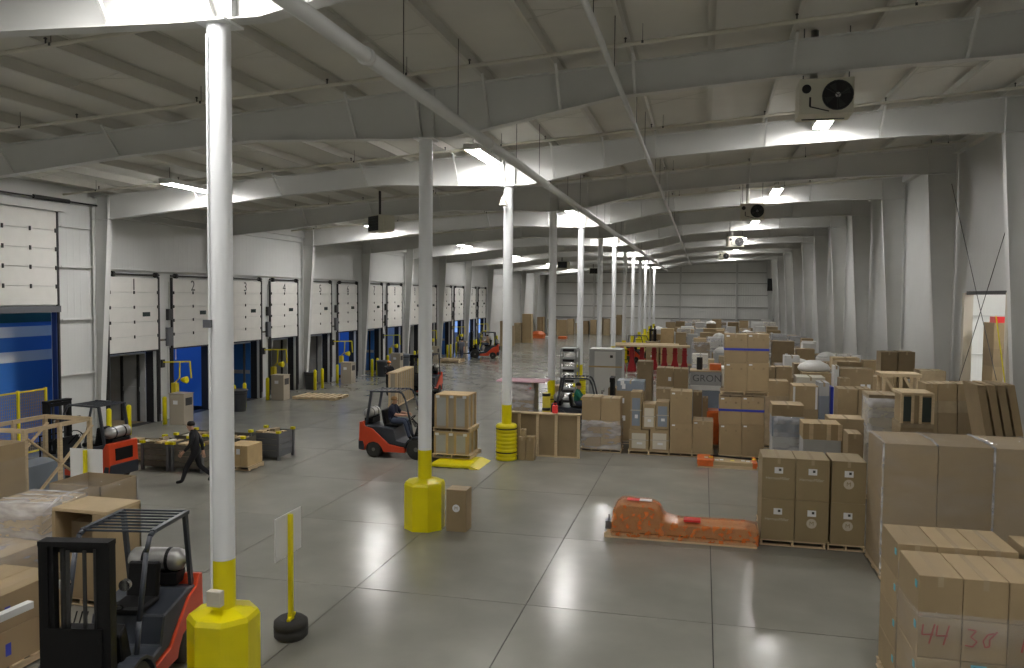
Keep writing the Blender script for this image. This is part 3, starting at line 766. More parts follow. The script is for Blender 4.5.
    for y in (-.48, -.24, 0, .24, .48) if rack else (): MB().box(1.15, 1.18, y - .015, y + .015, .55 + lift, 1.2 + lift).build('backrest_bar', 'lift_black', t)
    if rack: MB().box(1.15, 1.18, -.5, .5, 1.18 + lift, 1.22 + lift).build('backrest_bar', 'lift_black', t)
    return t
# ---------------------------------------------------------------- people
STAND = dict(pelvis=(0, 0, .95), spine=(0, 0, 1.14), chest=(.0, 0, 1.36), neck=(.0, 0, 1.5), head=(.015, 0, 1.6), crown=(.01, 0, 1.69),
             shl=(0, .18, 1.42), ell=(-.02, .24, 1.14), wrl=(.05, .25, .9), hal=(.07, .25, .82), shr=(0, -.18, 1.42), elr=(-.02, -.24, 1.14), wrr=(.05, -.25, .9), har=(.07, -.25, .82),
             hil=(0, .09, .9), knl=(.03, .1, .49), anl=(0, .1, .09), tol=(.17, .12, .035), hir=(0, -.09, .9), knr=(.03, -.1, .49), anr=(0, -.1, .09), tor=(.17, -.12, .035))
SIT = dict(STAND, pelvis=(-.27, 0, 1.16), spine=(-.3, 0, 1.33), chest=(-.27, 0, 1.53), neck=(-.24, 0, 1.66), head=(-.21, 0, 1.76), crown=(-.22, 0, 1.85),
           shl=(-.26, .18, 1.58), ell=(-.1, .27, 1.36), wrl=(.15, .2, 1.34), hal=(.24, .16, 1.34), shr=(-.26, -.18, 1.58), elr=(-.1, -.27, 1.36), wrr=(.15, -.2, 1.34), har=(.24, -.16, 1.34),
           hil=(-.25, .1, 1.14), knl=(.2, .15, 1.14), anl=(.34, .15, .64), tol=(.5, .16, .57), hir=(-.25, -.1, 1.14), knr=(.2, -.15, 1.14), anr=(.34, -.15, .64), tor=(.5, -.16, .57))
RAD = dict(pelvis=.15, spine=.15, chest=.165, neck=.058, head=.09, crown=.064, sh=.085, el=.06, wr=.04, ha=.036, hi=.108, kn=.076, an=.056, to=.042)
def person(label, loc, rz, J, cols, hair='hair', cap=None, s=1.0, lift_only=False):
    names = list(J); V = [Vector(J[n]) for n in names]; idx = {n: i for i, n in enumerate(names)}
    R = [RAD.get(n, RAD.get(n[:2], .05)) for n in names]
    E = []; EM = []
    def e(a, b, m):
        E.append((idx[a], idx[b])); EM.append(m)
    for a, b in (('pelvis', 'spine'), ('spine', 'chest')): e(a, b, 1)
    e('chest', 'neck', 1); e('neck', 'head', 0); e('head', 'crown', 0)
    for q in 'lr':
        e('chest', 'sh' + q, 1); e('sh' + q, 'el' + q, 1); e('el' + q, 'wr' + q, cols[4] if len(cols) > 4 else 1); e('wr' + q, 'ha' + q, 0)
        e('pelvis', 'hi' + q, 2); e('hi' + q, 'kn' + q, 2); e('kn' + q, 'an' + q, 2); e('an' + q, 'to' + q, 3)
        h, wv = Vector(J['ha' + q]), Vector(J['wr' + q]); d = (h - wv).normalized()
        lat = d.cross(Vector((0, 1, 0)) if abs(d.y) < .8 else Vector((0, 0, 1))).normalized()
        for k in range(4):
            o = lat * (.024 * (k - 1.5)); L = (.07, .08, .075, .06)[k]
            V.append(h + o + d * .04); R.append(.0095); V.append(h + o * 1.15 + d * (.04 + L) + Vector((0, .012, -.015))); R.append(.008)
            n = len(V); E.append((idx['ha' + q], n - 2)); EM.append(0); E.append((n - 2, n - 1)); EM.append(0)
        V.append(h - d * .02 + lat * .05); R.append(.011); V.append(h + d * .03 + lat * .07); R.append(.009)
        n = len(V); E.append((idx['ha' + q], n - 2)); EM.append(0); E.append((n - 2, n - 1)); EM.append(0)
    hd = Vector(J['head']); V.append(hd + Vector((.1, 0, -.012))); R.append(.014); E.append((idx['head'], len(V) - 1)); EM.append(0)
    me = bpy.data.meshes.new('person'); me.from_pydata([tuple(v) for v in V], E, [])
    o = bpy.data.objects.new('person_src', me); COL.objects.link(o)
    md = o.modifiers.new('skin', 'SKIN'); md.use_smooth_shade = True
    sv = me.skin_vertices[0].data if me.skin_vertices else None
    if sv is None:
        bm = bmesh.new(); bm.from_mesh(me); bm.verts.layers.skin.verify(); bm.to_mesh(me); bm.free(); sv = me.skin_vertices[0].data
    for i, r in enumerate(R): sv[i].radius = (r, r); sv[i].use_root = (i == 0)
    sub = o.modifiers.new('sub', 'SUBSURF'); sub.levels = 1; sub.render_levels = 1
    dg = bpy.context.evaluated_depsgraph_get(); ev = o.evaluated_get(dg)
    m2 = bpy.data.meshes.new_from_object(ev); bpy.data.objects.remove(o)
    for c in cols[:4]: m2.materials.append(MATS[c])
    seg = [(V[a], V[b], EM[i], R[a], R[b]) for i, (a, b) in enumerate(E)]
    for p in m2.polygons:
        c = p.center; best = 1e9; bi = 0
        for a, b, mi, ra, rb in seg:
            ab = b - a; t = max(0, min(1, (c - a).dot(ab) / max(1e-9, ab.length_squared))); dd = (c - a - ab * t).length - (ra + (rb - ra) * t)
            if dd < best: best, bi = dd, mi
        p.material_index = bi; p.use_smooth = True
    b = link('person', m2, None, None, loc, (0, 0, rz)); b.scale = (s, s, s); tag(b, label, 'person')
    cr = Vector(J['crown']); ax = hd + Vector((-.022, 0, .045))
    MB().lathe([(.094, -.01), (.104, .03), (.092, .075), (.06, .105), (.002, .115)], 16, tuple(ax)).build('hair', hair, b, smooth=True)
    ck = Vector(J['neck']); MB().lathe([(.075, -.03), (.07, .02), (.055, .025)], 14, (ck.x, ck.y, ck.z - .045)).build('collar', cols[5] if len(cols) > 5 else cols[1], b, smooth=True)
    for y in (-.032, .032): MB().lathe([(.003, -.01), (.011, 0), (.003, .01)], 8, (hd.x + .083, y, hd.z + .02)).build('eye', 'ink', b)
    if cap: MB().lathe([(.107, .03), (.106, .05), (.094, .085), (.062, .115), (.002, .125)], 16, tuple(ax)).box(ax.x + .08, ax.x + .16, -.06, .06, ax.z + .035, ax.z + .05).build('cap', cap, b, smooth=True)
    return b
# ================================================================ goods beside the camera, right-hand side
ZT_ = 2.05
pA = fl(919, 575, ZT_); bx = .465; bh = .475
marks = {}
def tower(x0, y0, nx, ny, nz, bw, bd, bh, lab, m, grp, skip=0, ztop=ZT_, tape='y'):
    zb = ztop - nz * bh
    for k in range(nz):
        for i in range(nx):
            for j in range(ny):
                if nz > 1 and k < nz - 1 and j > 0 and i > 0: continue
                row = ['bottom', 'second', 'third', 'top'][k] if nz == 4 else 'single'
                o = carton(x0 + i * bw + .004, x0 + (i + 1) * bw - .004, y0 + j * bd + .004, y0 + (j + 1) * bd - .004, zb + k * bh + .002, zb + (k + 1) * bh - .002,
                           '%s, %s layer' % (lab, row), m, grp, tape if k == nz - 1 else None)
                marks[(lab, i, j, k)] = o
    pallet(x0 - .02, x0 + nx * bw + .02, y0 - .02, y0 + ny * bd + .02, 'wooden pallet under the ' + lab, z=zb - PZ)
    return zb
LA = 'brown carton in the wrapped stack marked 44 and 38 in red'
tower(pA.x, pA.y, 3, 1, 4, bx, .95, bh, LA, 'card', 'cartons of the red-marked stack')
def front_text(body, size, m, x, z, yb, par, it=0.0, nm='marker_writing'):
    o = text(body, size, m, (x - par.location.x, yb - par.location.y - .002, z - par.location.z), (PI / 2, 0, 0), par, nm, .001, it)
    return o
z2 = ZT_ - 1.5 * bh
STROKES = {'4': [[(.05, 1), (0, .45), (.55, .5)], [(.6, 1.05), (.35, 0)]], '3': [[(.1, .95), (.5, .9), (.25, .55), (.55, .35), (.35, .05), (0, .1)]], '8': [[(.6, .85), (.3, .75), (.1, .4), (.2, .08), (.4, .15), (.4, .5), (.75, .95)]], '1': [[(.25, 1), (.1, 0)]]}
def hand(ch, x, z, h, par, yb):
    m = MB()
    for st in STROKES[ch]:
        for (a, b), (c, d) in zip(st, st[1:]):
            m.bar((x + a * h - par.location.x, yb - .003 - par.location.y, z + b * h - par.location.z), (x + c * h - par.location.x, yb - .003 - par.location.y, z + d * h - par.location.z), .004, .016, (0, 0, 1))
    m.build('marker_writing', 'red_marker', par)
for ch, dx, i in (('4', .05, 0), ('4', .2, 0), ('3', .5, 1), ('8', .66, 1), ('1', 1.05, 2)): hand(ch, pA.x + dx, z2 - .07, .22, marks[(LA, i, 0, 2)], pA.y)
o_ = marks[(LA, 1, 0, 1)]
MB().box(-.13, .03, -.4785, -.476, .3, .44).build('cyan_label', 'cyan', o_)
front_text('DAILY', .05, 'ink', pA.x + .66, o_.location.z + .4, pA.y - .004, o_, 0, 'label_text')
for k in (0, 1, 2, 3): MB().box(-.2345, -.2285, -.4, -.32, .3, .38).build('cyan_label', 'cyan', marks[(LA, 0, 0, k)])
wrap(pA.x, pA.x + 3 * bx, pA.y, pA.y + .95, ZT_ - 4 * bh, ZT_ - bh * .92, 'clear stretch wrap around the stack marked 44 and 38 in red')
pB = fl(899, 542, ZT_)
LB = 'brown carton in the wrapped stack behind the red-marked one'
tower(pB.x - .03, pA.y + 1.2, 3, 1, 4, bx, .95, bh, LB, 'card', 'cartons of the stack behind the red-marked one')
wrap(pB.x, pB.x + 3 * bx, pA.y + 1.2, pA.y + 2.15, ZT_ - 4 * bh, ZT_ - bh * .5, 'clear stretch wrap around the stack behind the red-marked one')
for k in range(4): MB().box(-.2345, -.2285, -.4, -.32, .3, .38).build('cyan_label', 'cyan', marks[(LB, 0, 0, k)])
LC = 'brown carton toward the hall wall from the red-marked stack'
tower(pB.x + 1.5, pA.y + 1.05, 3, 1, 1, bx, .95, bh * 4, LC, 'card', 'cartons of the stack toward the hall wall')
# big wrapped cartons
c0 = fl(880, 580); yb_ = c0.y; zt_ = atY(882, 443, yb_).z
for i in range(4):
    a = c0.x + .0 + i * .915
    lab = ['big film-wrapped carton next to the logo cartons', 'big wrapped carton second in the row of tall cartons', 'big wrapped carton third in the row of tall cartons', 'big wrapped carton fourth in the row, toward the hall wall'][i]
    carton(a, a + .905, yb_, yb_ + 1.4, PZ, zt_, lab, 'card', 'big wrapped cartons in a row', None)
    if i % 2 == 0:
        pallet(a - .01, a + 1.83, yb_ - .03, yb_ + 1.43, 'wooden pallet under the %s big wrapped cartons' % ('first two' if i == 0 else 'last two'))
        w_o = wrap(a, a + 1.82, yb_, yb_ + 1.4, PZ - .05, zt_, 'clear stretch wrap over the %s big cartons' % ('first two' if i == 0 else 'last two'), 'wrap')
        for v_ in (-.91, -.02, .9):  # pale film tubes stand in for white highlights on the wrap's edges
            MB().path([(v_, -.71, zt_ - PZ + .05), (v_ + .02, -.2, zt_ - PZ + .075), (v_ - .02, .7, zt_ - PZ + .06)], .022, 6).build('film_fold_highlight', 'wrap_heavy', w_o)
        MB().path([(-.92, -.72, .0), (-.925, -.722, 1.2), (-.92, -.72, zt_ - PZ + .05)], .02, 6).build('film_fold_highlight', 'wrap_heavy', w_o)
# six logo cartons
q = fl(758, 545); y6 = q.y; w6 = (atY(862, 500, y6).x - q.x) / 3
ztop6 = atY(800, 459, y6).z; h6 = (ztop6 - PZ) / 2
for r in range(2):
    for c in range(3):
        x0 = q.x + .05 + c * w6 + (.03 if c == 2 else 0)
        txt = (r, c) in ((0, 0), (1, 0), (1, 1))
        lab = '%s tan carton %s, %s of the six' % (('upper', 'lower')[1 - r], 'with a printed name' if txt else 'with a round logo', ['orange load end', 'middle column', 'wrapped cartons end'][c])
        o = carton(x0, x0 + w6 - .01, y6, y6 + .95, PZ + r * h6 + .002, PZ + (r + 1) * h6 - .003, lab, 'card_olive', 'logo cartons stacked two high', 'y' if r else None)
        hw = -.475
        MB().box(-.085, .085, hw - .003, hw, h6 * .62, h6 * .77).build('shipping_label', 'paper', o)
        MB().box(.0, .05, hw - .0045, hw - .003, h6 * .68, h6 * .74).build('barcode', 'ink', o)
        if txt: text('HermanMiller', .085, 'print_pale', (-.02, hw - .002, h6 * .5), (PI / 2, 0, 0), o, 'printed_name')
        else:
            MB().lathe([(.1, -.002), (.1, 0)], 24, (0, hw - .0005, h6 * .45), 'y').build('round_logo', 'print_pale', o)
            text('M', .12, 'card_olive', (0, hw - .0035, h6 * .45), (PI / 2, 0, 0), o, 'logo_letter')
for c in (0, 1):
    a = q.x + .03 + c * (2 * w6)
    pallet(a, a + (2 * w6 - .03 if c == 0 else w6 + .05), y6 - .02, y6 + .97, 'wooden pallet under the %s logo cartons' % ('printed-name' if c == 0 else 'round'))
carton(q.x + .1, q.x + 3 * w6, y6 + 1.0, y6 + 1.9, PZ, ztop6 - .3, 'tan carton standing behind the six logo cartons', 'card_olive', None, 'y')
pallet(q.x + .08, q.x + 3 * w6 + .02, y6 + .99, y6 + 1.92, 'wooden pallet under the tan carton behind the logo cartons')
# orange wrapped long load
p0, p1 = fl(604, 537), fl(758, 546)
L = empty('wrapped_long_load', (0, p0.y, 0)); tag(L, 'long low load wrapped in orange film on timber skids', 'wrapped load')
xa, xb = p0.x, p1.x - .03
MB().box(xa, xb, 0.0, .09, 0, .1).build('skid', 'pine', L); MB().box(xa, xb, .62, .71, 0, .1).build('skid', 'pine', L)
for i in range(6):
    x = xa + .1 + (xb - xa - .25) * i / 5; MB().box(x - .06, x + .06, .0, .71, .1, .125).build('slat', 'pine', L)
xm = atY(657, 520, p0.y).x
body = MB().prism([(xa + .16, .125), (xb, .125), (xb, .34), (xb - .25, .38), (xm + .4, .36), (xm + .1, .42), (xm, .62), (xm - .15, .7), (xa + .35, .72), (xa + .22, .62), (xa + .17, .3)], .06, .66).build('carton_bundle', 'card_pale', L, bevel=.02)
sh = MB().prism([(xa + .13, .03), (xb + .03, .03), (xb + .03, .37), (xb - .25, .41), (xm + .45, .39), (xm + .13, .46), (xm + .03, .65), (xm - .14, .74), (xa + .34, .76), (xa + .19, .64), (xa + .14, .3)], -.02, .73).build('orange_film', 'wrap_orange', L, bevel=.03)
MB().box(xa + .45, xa + .72, .3, .5, .762, .768).build('label', 'red_bright', L); MB().box(xa + .72, xa + .98, .3, .5, .762, .768).build('label', 'paper', L)
MB().box(xm + .55, xm + .9, .15, .4, .42, .46).build('red_packet', 'red_bright', L)
MB().box(xa, xa + .12, .2, .45, .125, .3).build('end_bracket', 'grey_plastic', L); MB().tube((xa + .08, .2, .3), (xa + .08, .2, .46), .015, 6).build('bolt', 'black', L)
OCC.append((xa, xb, p0.y, p0.y + .75))
# carton beside the second column
q = fl(446, 531); s_ = (fl(466.5, 532).x - q.x)
carton(q.x, q.x + s_, q.y, q.y + .42, 0, atY(455, 490, q.y).z, 'tan carton with round logo beside the octagonal column base', 'card', None, 'x')
o = bpy.data.objects[-1] if False else [x for x in COL.objects if x.get('label') == 'tan carton with round logo beside the octagonal column base'][0]
MB().lathe([(.085, -.002), (.085, 0)], 24, (0, -.2105, .52), 'y').build('round_logo', 'paper', o); text('M', .1, 'card', (0, -.2135, .52), (PI / 2, 0, 0), o, 'logo_letter')
# ================================================================ middle block, first row
R1 = 26.3
# flat crate with battens beside the third column
RC = fl(560, 457.5).y
x0, x1, z0, z1 = pxr(503, 580, 413, 457, RC)
fc = empty('flat_crate', (0, RC, 0)); tag(fc, 'long flat crate of brown boards with pale timber battens', 'crate'); OCC.append((x0, x1, RC, RC + .4))
bxs = [atY(p, 435, RC).x for p in (503, 519, 537.5, 556, 578.5)]
for a, b in zip(bxs, bxs[1:]): MB().box(a + .01, b - .01, .03, .3, .04, z1 - .05).build('board_panel', 'card_dark', fc)
for a in bxs: MB().box(a - .045, a + .045, -.02, .04, 0, z1).build('batten', 'pine', fc)
MB().box(bxs[0] - .05, bxs[-1] + .05, -.02, .32, z1 - .05, z1 - .01).build('top_rail', 'pine', fc); MB().box(bxs[0], bxs[-1], .0, .32, .0, .04).build('bottom_rail', 'pine', fc)
q = fl(518, 460); x1_ = fl(534.5, 460).x
carton(q.x, q.x + (x1_ - q.x) / 2 - .005, q.y, q.y + .35, 0, atY(526, 437, q.y).z, 'narrow brown carton leaning by the yellow ringed column', 'card', 'narrow cartons by the ringed column')
carton(q.x + (x1_ - q.x) / 2 + .005, x1_, q.y, q.y + .35, 0, atY(526, 437, q.y).z, 'narrow brown carton in front of the flat battened crate', 'card', 'narrow cartons by the ringed column')
za = atY(526, 437, q.y).z
carton(q.x + .05, q.x + .2, q.y + .1, q.y + .3, za, za + .22, 'small pinkish carton on the narrow cartons by the ringed column', 'card_pale')
# red can and bollard behind the crate
qc = fl(555.5, 412, z1)
# wrapped pair
lab2 = ['taped brown carton on the silver wrapped one beside the battened crate', 'silver film wrapped carton beside the battened crate']
stack(582, 600.5, [397, 421, 449], R1, .8, lab2); stack(601, 620, [398.5, 421, 449], R1, .8, ['brown carton on the silver wrapped one beside the cream-panelled boxes', 'silver film wrapped carton next to the cream-panelled boxes'])
x0, x1, z0, z1 = pxr(582, 620, 421, 449, R1)
wrap(x0, x1, R1, R1 + .8, .1, z1, 'glossy silver stretch wrap around the lower cartons by the battened crate', 'wrap_heavy')
# cream-panelled and blue framed boxes on one pallet
def framed(xl, xr, yt, yb, Y, dep, lab, inner, frame='card', pal=False):
    x0, x1, z0, z1 = pxr(xl, xr, yt, yb, Y)
    if z0 < .3: z0 = PZ
    o = carton(x0, x1, Y, Y + dep, z0, z1, lab, frame, None, None, name='framed_box')
    w, h = (x1 - x0), z1 - z0
    MB().box(-w * .36, w * .36, -dep / 2 - .006, -dep / 2, h * .1, h * .84).build('front_panel', inner, o)
    MB().box(-w * .5, w * .5, -dep / 2 - .012, -dep / 2 - .006, h * .5, h * .53).build('strap', 'tape_clear', o)
    MB().box(-w * .1, w * .18, -dep / 2 - .01, -dep / 2 - .006, h * .3, h * .4).build('shipping_label', 'paper', o)
    return o
framed(629, 648.5, 430, 451, R1, .85, 'brown box with cream panel, lower layer, beside the silver wrapped load', 'cream')
framed(650, 669, 430, 451, R1, .85, 'brown box with cream panel, lower layer, beside the plain cartons', 'cream')
framed(630.5, 641.5, 392, 429.5, R1, .7, 'tall narrow box with blue-grey panel on the cream-panelled boxes', 'grey_blue')
framed(642.5, 655.5, 404, 429.5, R1, .8, 'brown box with cream panel on the upper layer beside a blue one', 'cream')
framed(656, 669, 402, 429.5, R1, .8, 'brown box with dark blue panel and white label on the upper layer', 'grey_blue')
x0, x1, _, _ = pxr(628, 670, 430, 451, R1); pallet(x0, x1, R1 - .02, R1 + .87, 'wooden pallet under the cream-panelled boxes')
ST1 = ((-.35, .93, .1, .05, 'paper'), (.25, .8, .06, .06, 'card_dark'), (-.2, .8, .06, .06, 'card_dark'))
stack(670, 692, [391.5, 423.5, 450.5], R1, .85, ['plain brown carton, upper of two, next to the cream-panelled boxes', 'plain brown carton, lower of two, next to the cream-panelled boxes'], stick=ST1)
stack(692.5, 713, [421, 450.5], R1, .85, ['single plain brown carton between the stacked pair and the blue-strapped tower'], stick=ST1)
# blue strapped tower
for nm, ytop, ys_, xs_ in (('lower', 397, (397, 424.5, 452), (719, 741.5, 764)), ('upper', 334, (334, 363, 391.5), (724.5, 747, 769))):
    for c in (0, 1):
        for r in (0, 1):
            x0, x1, z0, z1 = pxr(xs_[c], xs_[c + 1], ys_[r], ys_[r + 1], R1)
            if nm == 'lower' and r == 1: z0 = PZ
            if nm == 'lower' and r == 0: z1 -= .0
            carton(x0 + .004, x1 - .004, R1, R1 + .9, z0 + .002, z1 - .002, 'blue-strapped tower carton, %s pallet, %s row, %s' % (nm, ('upper', 'lower')[r], ('aisle side', 'wall side')[c]), 'card', 'cartons of the blue-strapped tower', 'y' if r == 0 else None, ST1)
x0, x1, _, _ = pxr(719, 764, 397, 452, R1)
zt1 = pxr(719, 741, 397, 424, R1)[3]; zb2 = pxr(724.5, 747, 363, 391.5, R1)[2]
pallet(x0, x1, R1 - .02, R1 + .92, 'wooden pallet under the blue-strapped tower')
pallet(x0 + .02, x1 + .12, R1 - .02, R1 + .92, 'wooden pallet between the two halves of the blue-strapped tower', z=zb2 - PZ)
def strapb(xl, xr, y, Y, dep, lab):
    x0, x1, z0, z1 = pxr(xl, xr, y - 1.1, y + 1.1, Y)
    o = MB().box(x0 - .01, x1 + .01, Y - .008, Y - .003, z0, z1).box(x0 - .012, x0 - .006, Y - .005, Y + dep, z0, z1).box(x1 + .006, x1 + .012, Y - .005, Y + dep, z0, z1).box(x0, x1, Y + dep + .003, Y + dep + .008, z0, z1).build('blue_strap', 'blue_tape')
    tag(o, lab, 'strap')
strapb(719, 764, 410.5, R1, .9, 'blue strap around the lower half of the carton tower'); strapb(724.5, 769, 349.5, R1, .9, 'blue strap around the upper half of the carton tower')
# low orange-ended pallet load in front
q0, q1 = fl(697, 467), fl(757, 469)
L = empty('low_pallet_load', (0, q0.y, 0)); tag(L, 'low flat load with orange wrapped ends before the blue-strapped tower', 'wrapped load'); OCC.append((q0.x, q1.x, q0.y, q0.y + .8))
for y in (0, .35, .7): MB().box(q0.x, q1.x, y, y + .08, 0, .1).build('skid', 'pine', L)
MB().box(q0.x + .03, q1.x - .03, 0, .78, .1, .2).build('flat_carton', 'card_pale', L)
MB().box(q0.x, q0.x + .5, -.01, .79, .02, .26).build('orange_end', 'orange_tarp', L, bevel=.03); MB().box(q1.x - .16, q1.x, -.01, .79, .02, .24).build('orange_end', 'orange_tarp', L, bevel=.03)
MB().bar((q0.x + .4, .6, .27), (q1.x - .1, .5, .23), .05).build('black_rod', 'black', L)
for i, (u, mm) in enumerate(((.12, 'paper'), (.2, 'yellow'), (.3, 'paper'), (.38, 'paper'), (.56, 'yellow'), (.74, 'paper'), (.82, 'paper'), (.92, 'yellow'))):
    x = q0.x + (q1.x - q0.x) * u; MB().box(x, x + .11, .2 + .05 * (i % 2), .35 + .05 * (i % 2), .2 if .25 < u < .88 else .262, .208 if .25 < u < .88 else .268).build('sticker', mm, L)
# second row
R2 = 28.0
stack(617, 644, [381, 391, 427], R2, .8, ['grey flat box on top of the tall carton behind the cream-panelled boxes', 'tall brown carton with two labels behind the cream-panelled boxes'], ['grey_blue', 'card'], stick=((-.3, .8, .12, .18, 'paper'), (-.25, .45, .12, .18, 'paper')))
stack(656, 672, [389, 415], R2, .7, ['brown box with blue band behind the plain cartons'], ['card_dark'])
stack(693, 702, [392, 410], R2 + .2, .6, ['small dark-windowed carton behind the plain carton pair'], ['card_dark'])
stack(702.5, 708, [398, 412], R2 + .2, .6, ['small narrow carton next to the orange draped load'], ['card'])
x0, x1, z0, z1 = pxr(709, 718, 411, 440, R2)
o = MB().box(x0 - .08, x1 + .1, R2, R2 + .8, PZ, z1).build('orange_draped_load', 'orange_tarp', None, bevel=.06); tag(o, 'load draped in orange sheet between the plain cartons and the blue-strapped tower', 'wrapped load'); OCC.append((x0 - .3, x1 + .1, R2, R2 + .8))
pallet(x0 - .3, x1 + .1, R2, R2 + .8, 'wooden pallet under the orange draped load')
R3 = 32.5
stack(637, 652, [361.5, 392], R3, .9, ['tall brown carton with pale top behind the grey flat box'], ['card_dark'])
stack(656.5, 673, [368, 390], R3, .9, ['brown carton of a pair behind the blue-banded box, dock side'], stick=((.3, .8, .12, .16, 'paper'),)); stack(673.5, 688, [369, 390], R3, .9, ['brown carton of a pair behind the blue-banded box, wall side'])
# white machine with outlined lettering
x0, x1, z0, z1 = pxr(690, 721, 371, 410, R3 + .3); R3b = R3 + .3
M = empty('white_machine', (0, R3b, 0)); tag(M, 'white machine with glass top band showing dark outlined letters', 'machine'); OCC.append((x0, x1, R3b, R3b + 1))
zg0 = atY(705, 385.5, R3b).z; zg1 = atY(705, 372, R3b).z
MB().box(x0 + .05, x1 - .05, .05, 1, 0, zg0 - .2).build('lower_body', 'grey_blue', M); MB().box(x0, x1, 0, 1, zg0 - .2, zg0).build('white_ledge', 'white_paint', M, bevel=.02)
MB().box(x0, x1, .05, .98, zg0, zg1).build('sign_band', 'trailer_grey', M); MB().box(x0 - .02, x1 + .02, 0, 1, zg1, zg1 + .05).build('top_board', 'pine', M)
text('GRON', (zg1 - zg0) * .72, 'bin_grey', ((x0 + x1) / 2 + .05, .046, (zg0 + zg1) / 2), (PI / 2, 0, 0), M, 'lettering', .004)
MB().tube(((x0 + x1) / 2 - .25, .5, zg1), ((x0 + x1) / 2 - .25, .5, zg1 + .55), .12, 12).build('black_canister', 'black', M); MB().box(x0 + .75, x0 + 1.2, .3, .8, zg1 + .05, zg1 + .3).build('orange_tray', 'orange_tarp', M)
# ---------------------------------------------------------------- goods right of the tower
stack(772, 804, [405, 417, 437, 452], 22.9, .85, ['brown carton on a bluish wrapped box past the tower', 'bluish film wrapped box under a brown carton', 'silver film wrapped box at the bottom under a brown carton'], ['card', 'grey_blue', 'trailer_grey'])
x0, x1, z0, z1 = pxr(774, 803, 417, 452, 22.9); wrap(x0, x1, 22.9, 23.75, z0, z1, 'shiny stretch wrap on the boxes past the blue-strapped tower', 'wrap_heavy')
o = stack(803, 841, [424, 440, 453], 21.6, .8, ['brown carton with two pale battens above the silver box', 'flat silver wrapped box under a battened carton'], ['card', 'trailer_grey'])
w_ = o[0].dimensions.x
for u in (-.28, .18, .48): MB().box(u * w_ - .05, u * w_ + .05, -.42, -.4, 0, o[0].dimensions.z).build('batten', 'pine', o[0])
o = stack(792.5, 818, [386, 409, 423], 25.0, .85, ['brown carton with white edge protectors', 'dark brown carton under the one with white edges'], ['card', 'card_dark'])
w_ = o[0].dimensions.x
for u in (-.44, .44): MB().box(u * w_ - .03, u * w_ + .03, -.44, -.425, 0, o[0].dimensions.z * .96).build('edge_protector', 'white_paint', o[0])
stack(765, 788.5, [381, 396, 420], 28.6, .8, ['brown carton with dark base right behind the tower', 'wrapped grey carton right behind the tower'], ['card', 'old_wood'])
stack(766, 775, [367, 379], 31.0, .7, ['small brown carton of two behind the tower, dock side'], ['card_dark']); stack(776, 792, [367, 380], 31.0, .7, ['small brown carton of two behind the tower, wall side'], ['card'])
stack(819, 829.5, [383, 396, 410], 27.2, .8, ['pale grey box with dark bottom between brown cartons', 'grey striped box below the pale grey one'], ['trailer_grey', 'grey_blue'])
stack(830.5, 833.5, [387, 412], 27.3, .6, ['narrow upright blue panel between brown cartons'], ['blue_tape'], tape=None)
stack(838, 857.5, [389, 417], 26.2, .8, ['brown carton with white label beside the narrow blue panel'], stick=((.1, .35, .14, .18, 'paper'),)); stack(858.5, 871, [389, 417], 26.2, .8, ['brown carton with yellow mark next to the film wrapped crate'], stick=((-.3, .1, .1, .12, 'yellow'),))
stack(829, 866, [419, 432, 447], 22.6, .8, ['dark brown flat carton behind the battened carton', 'brown carton under the dark flat one'], ['card_pale', 'card_dark'])
stack(848, 862, [434, 449], 20.6, .7, ['small brown carton just behind the logo cartons'], ['card'])
stack(840, 873, [369, 386], 31.0, .9, ['wide brown carton with three labels behind the orange-marked box'], ['card_dark'], stick=((-.4, .8, .15, .14, 'paper'), (.2, .75, .15, .14, 'paper'), (.38, .75, .12, .14, 'paper')))
stack(834, 839, [366, 384], 31.0, .6, ['narrow pale panel with orange mark beside the wide carton'], ['white_paint'], stick=((0, .5, .1, .2, 'orange_tarp'),))
stack(840, 850, [378.5, 387], 29.6, .6, ['small brown carton in front of the wide three-label carton'], ['card'])
# film wrapped load and glazed wooden crate behind the big wrapped cartons
stack(869, 898.5, [395, 400, 436], 22.0, .9, ['timber-topped carton lid on the film wrapped load', 'film wrapped pale load behind the big cartons'], ['old_wood', 'cream'])
x0, x1, z0, z1 = pxr(869, 898.5, 399, 436, 22.0); wrap(x0, x1, 22.0, 22.9, z0 - .3, z1, 'bright stretch wrap on the pale load behind the big cartons', 'wrap_heavy')
x0, x1, z0, z1 = pxr(901, 934, 393, 428, 20.5)
K = empty('glazed_crate', (0, 20.5, 0)); tag(K, 'wooden crate with two dark glass panes standing behind the big cartons', 'crate'); OCC.append((x0, x1, 20.5, 21.4))
MB().box(x0 + .04, x1 - .04, .05, .85, z0 + .1, z1 - .06).build('body', 'card', K); MB().box(x0, x1, -.02, .9, z1 - .06, z1).build('lid', 'pine', K); MB().box(x0, x1, -.02, .9, z0, z0 + .1).build('base', 'old_wood', K)
for u in (.18, .8): MB().box(x0 + (x1 - x0) * u - .1, x0 + (x1 - x0) * u + .1, .03, .05, z0 + .14, z1 - .1).build('glass_pane', 'glass_dark', K)
for u in (.03, .36, .6, .97): MB().box(x0 + (x1 - x0) * u - .03, x0 + (x1 - x0) * u + .03, .0, .05, z0 + .1, z1 - .06).build('batten', 'pine', K)
carton(x0, x1, 20.5, 21.4, PZ, z0, 'brown carton under the glazed wooden crate', 'card_dark', None, None); pallet(x0 - .02, x1 + .02, 20.48, 21.42, 'wooden pallet under the glazed wooden crate')
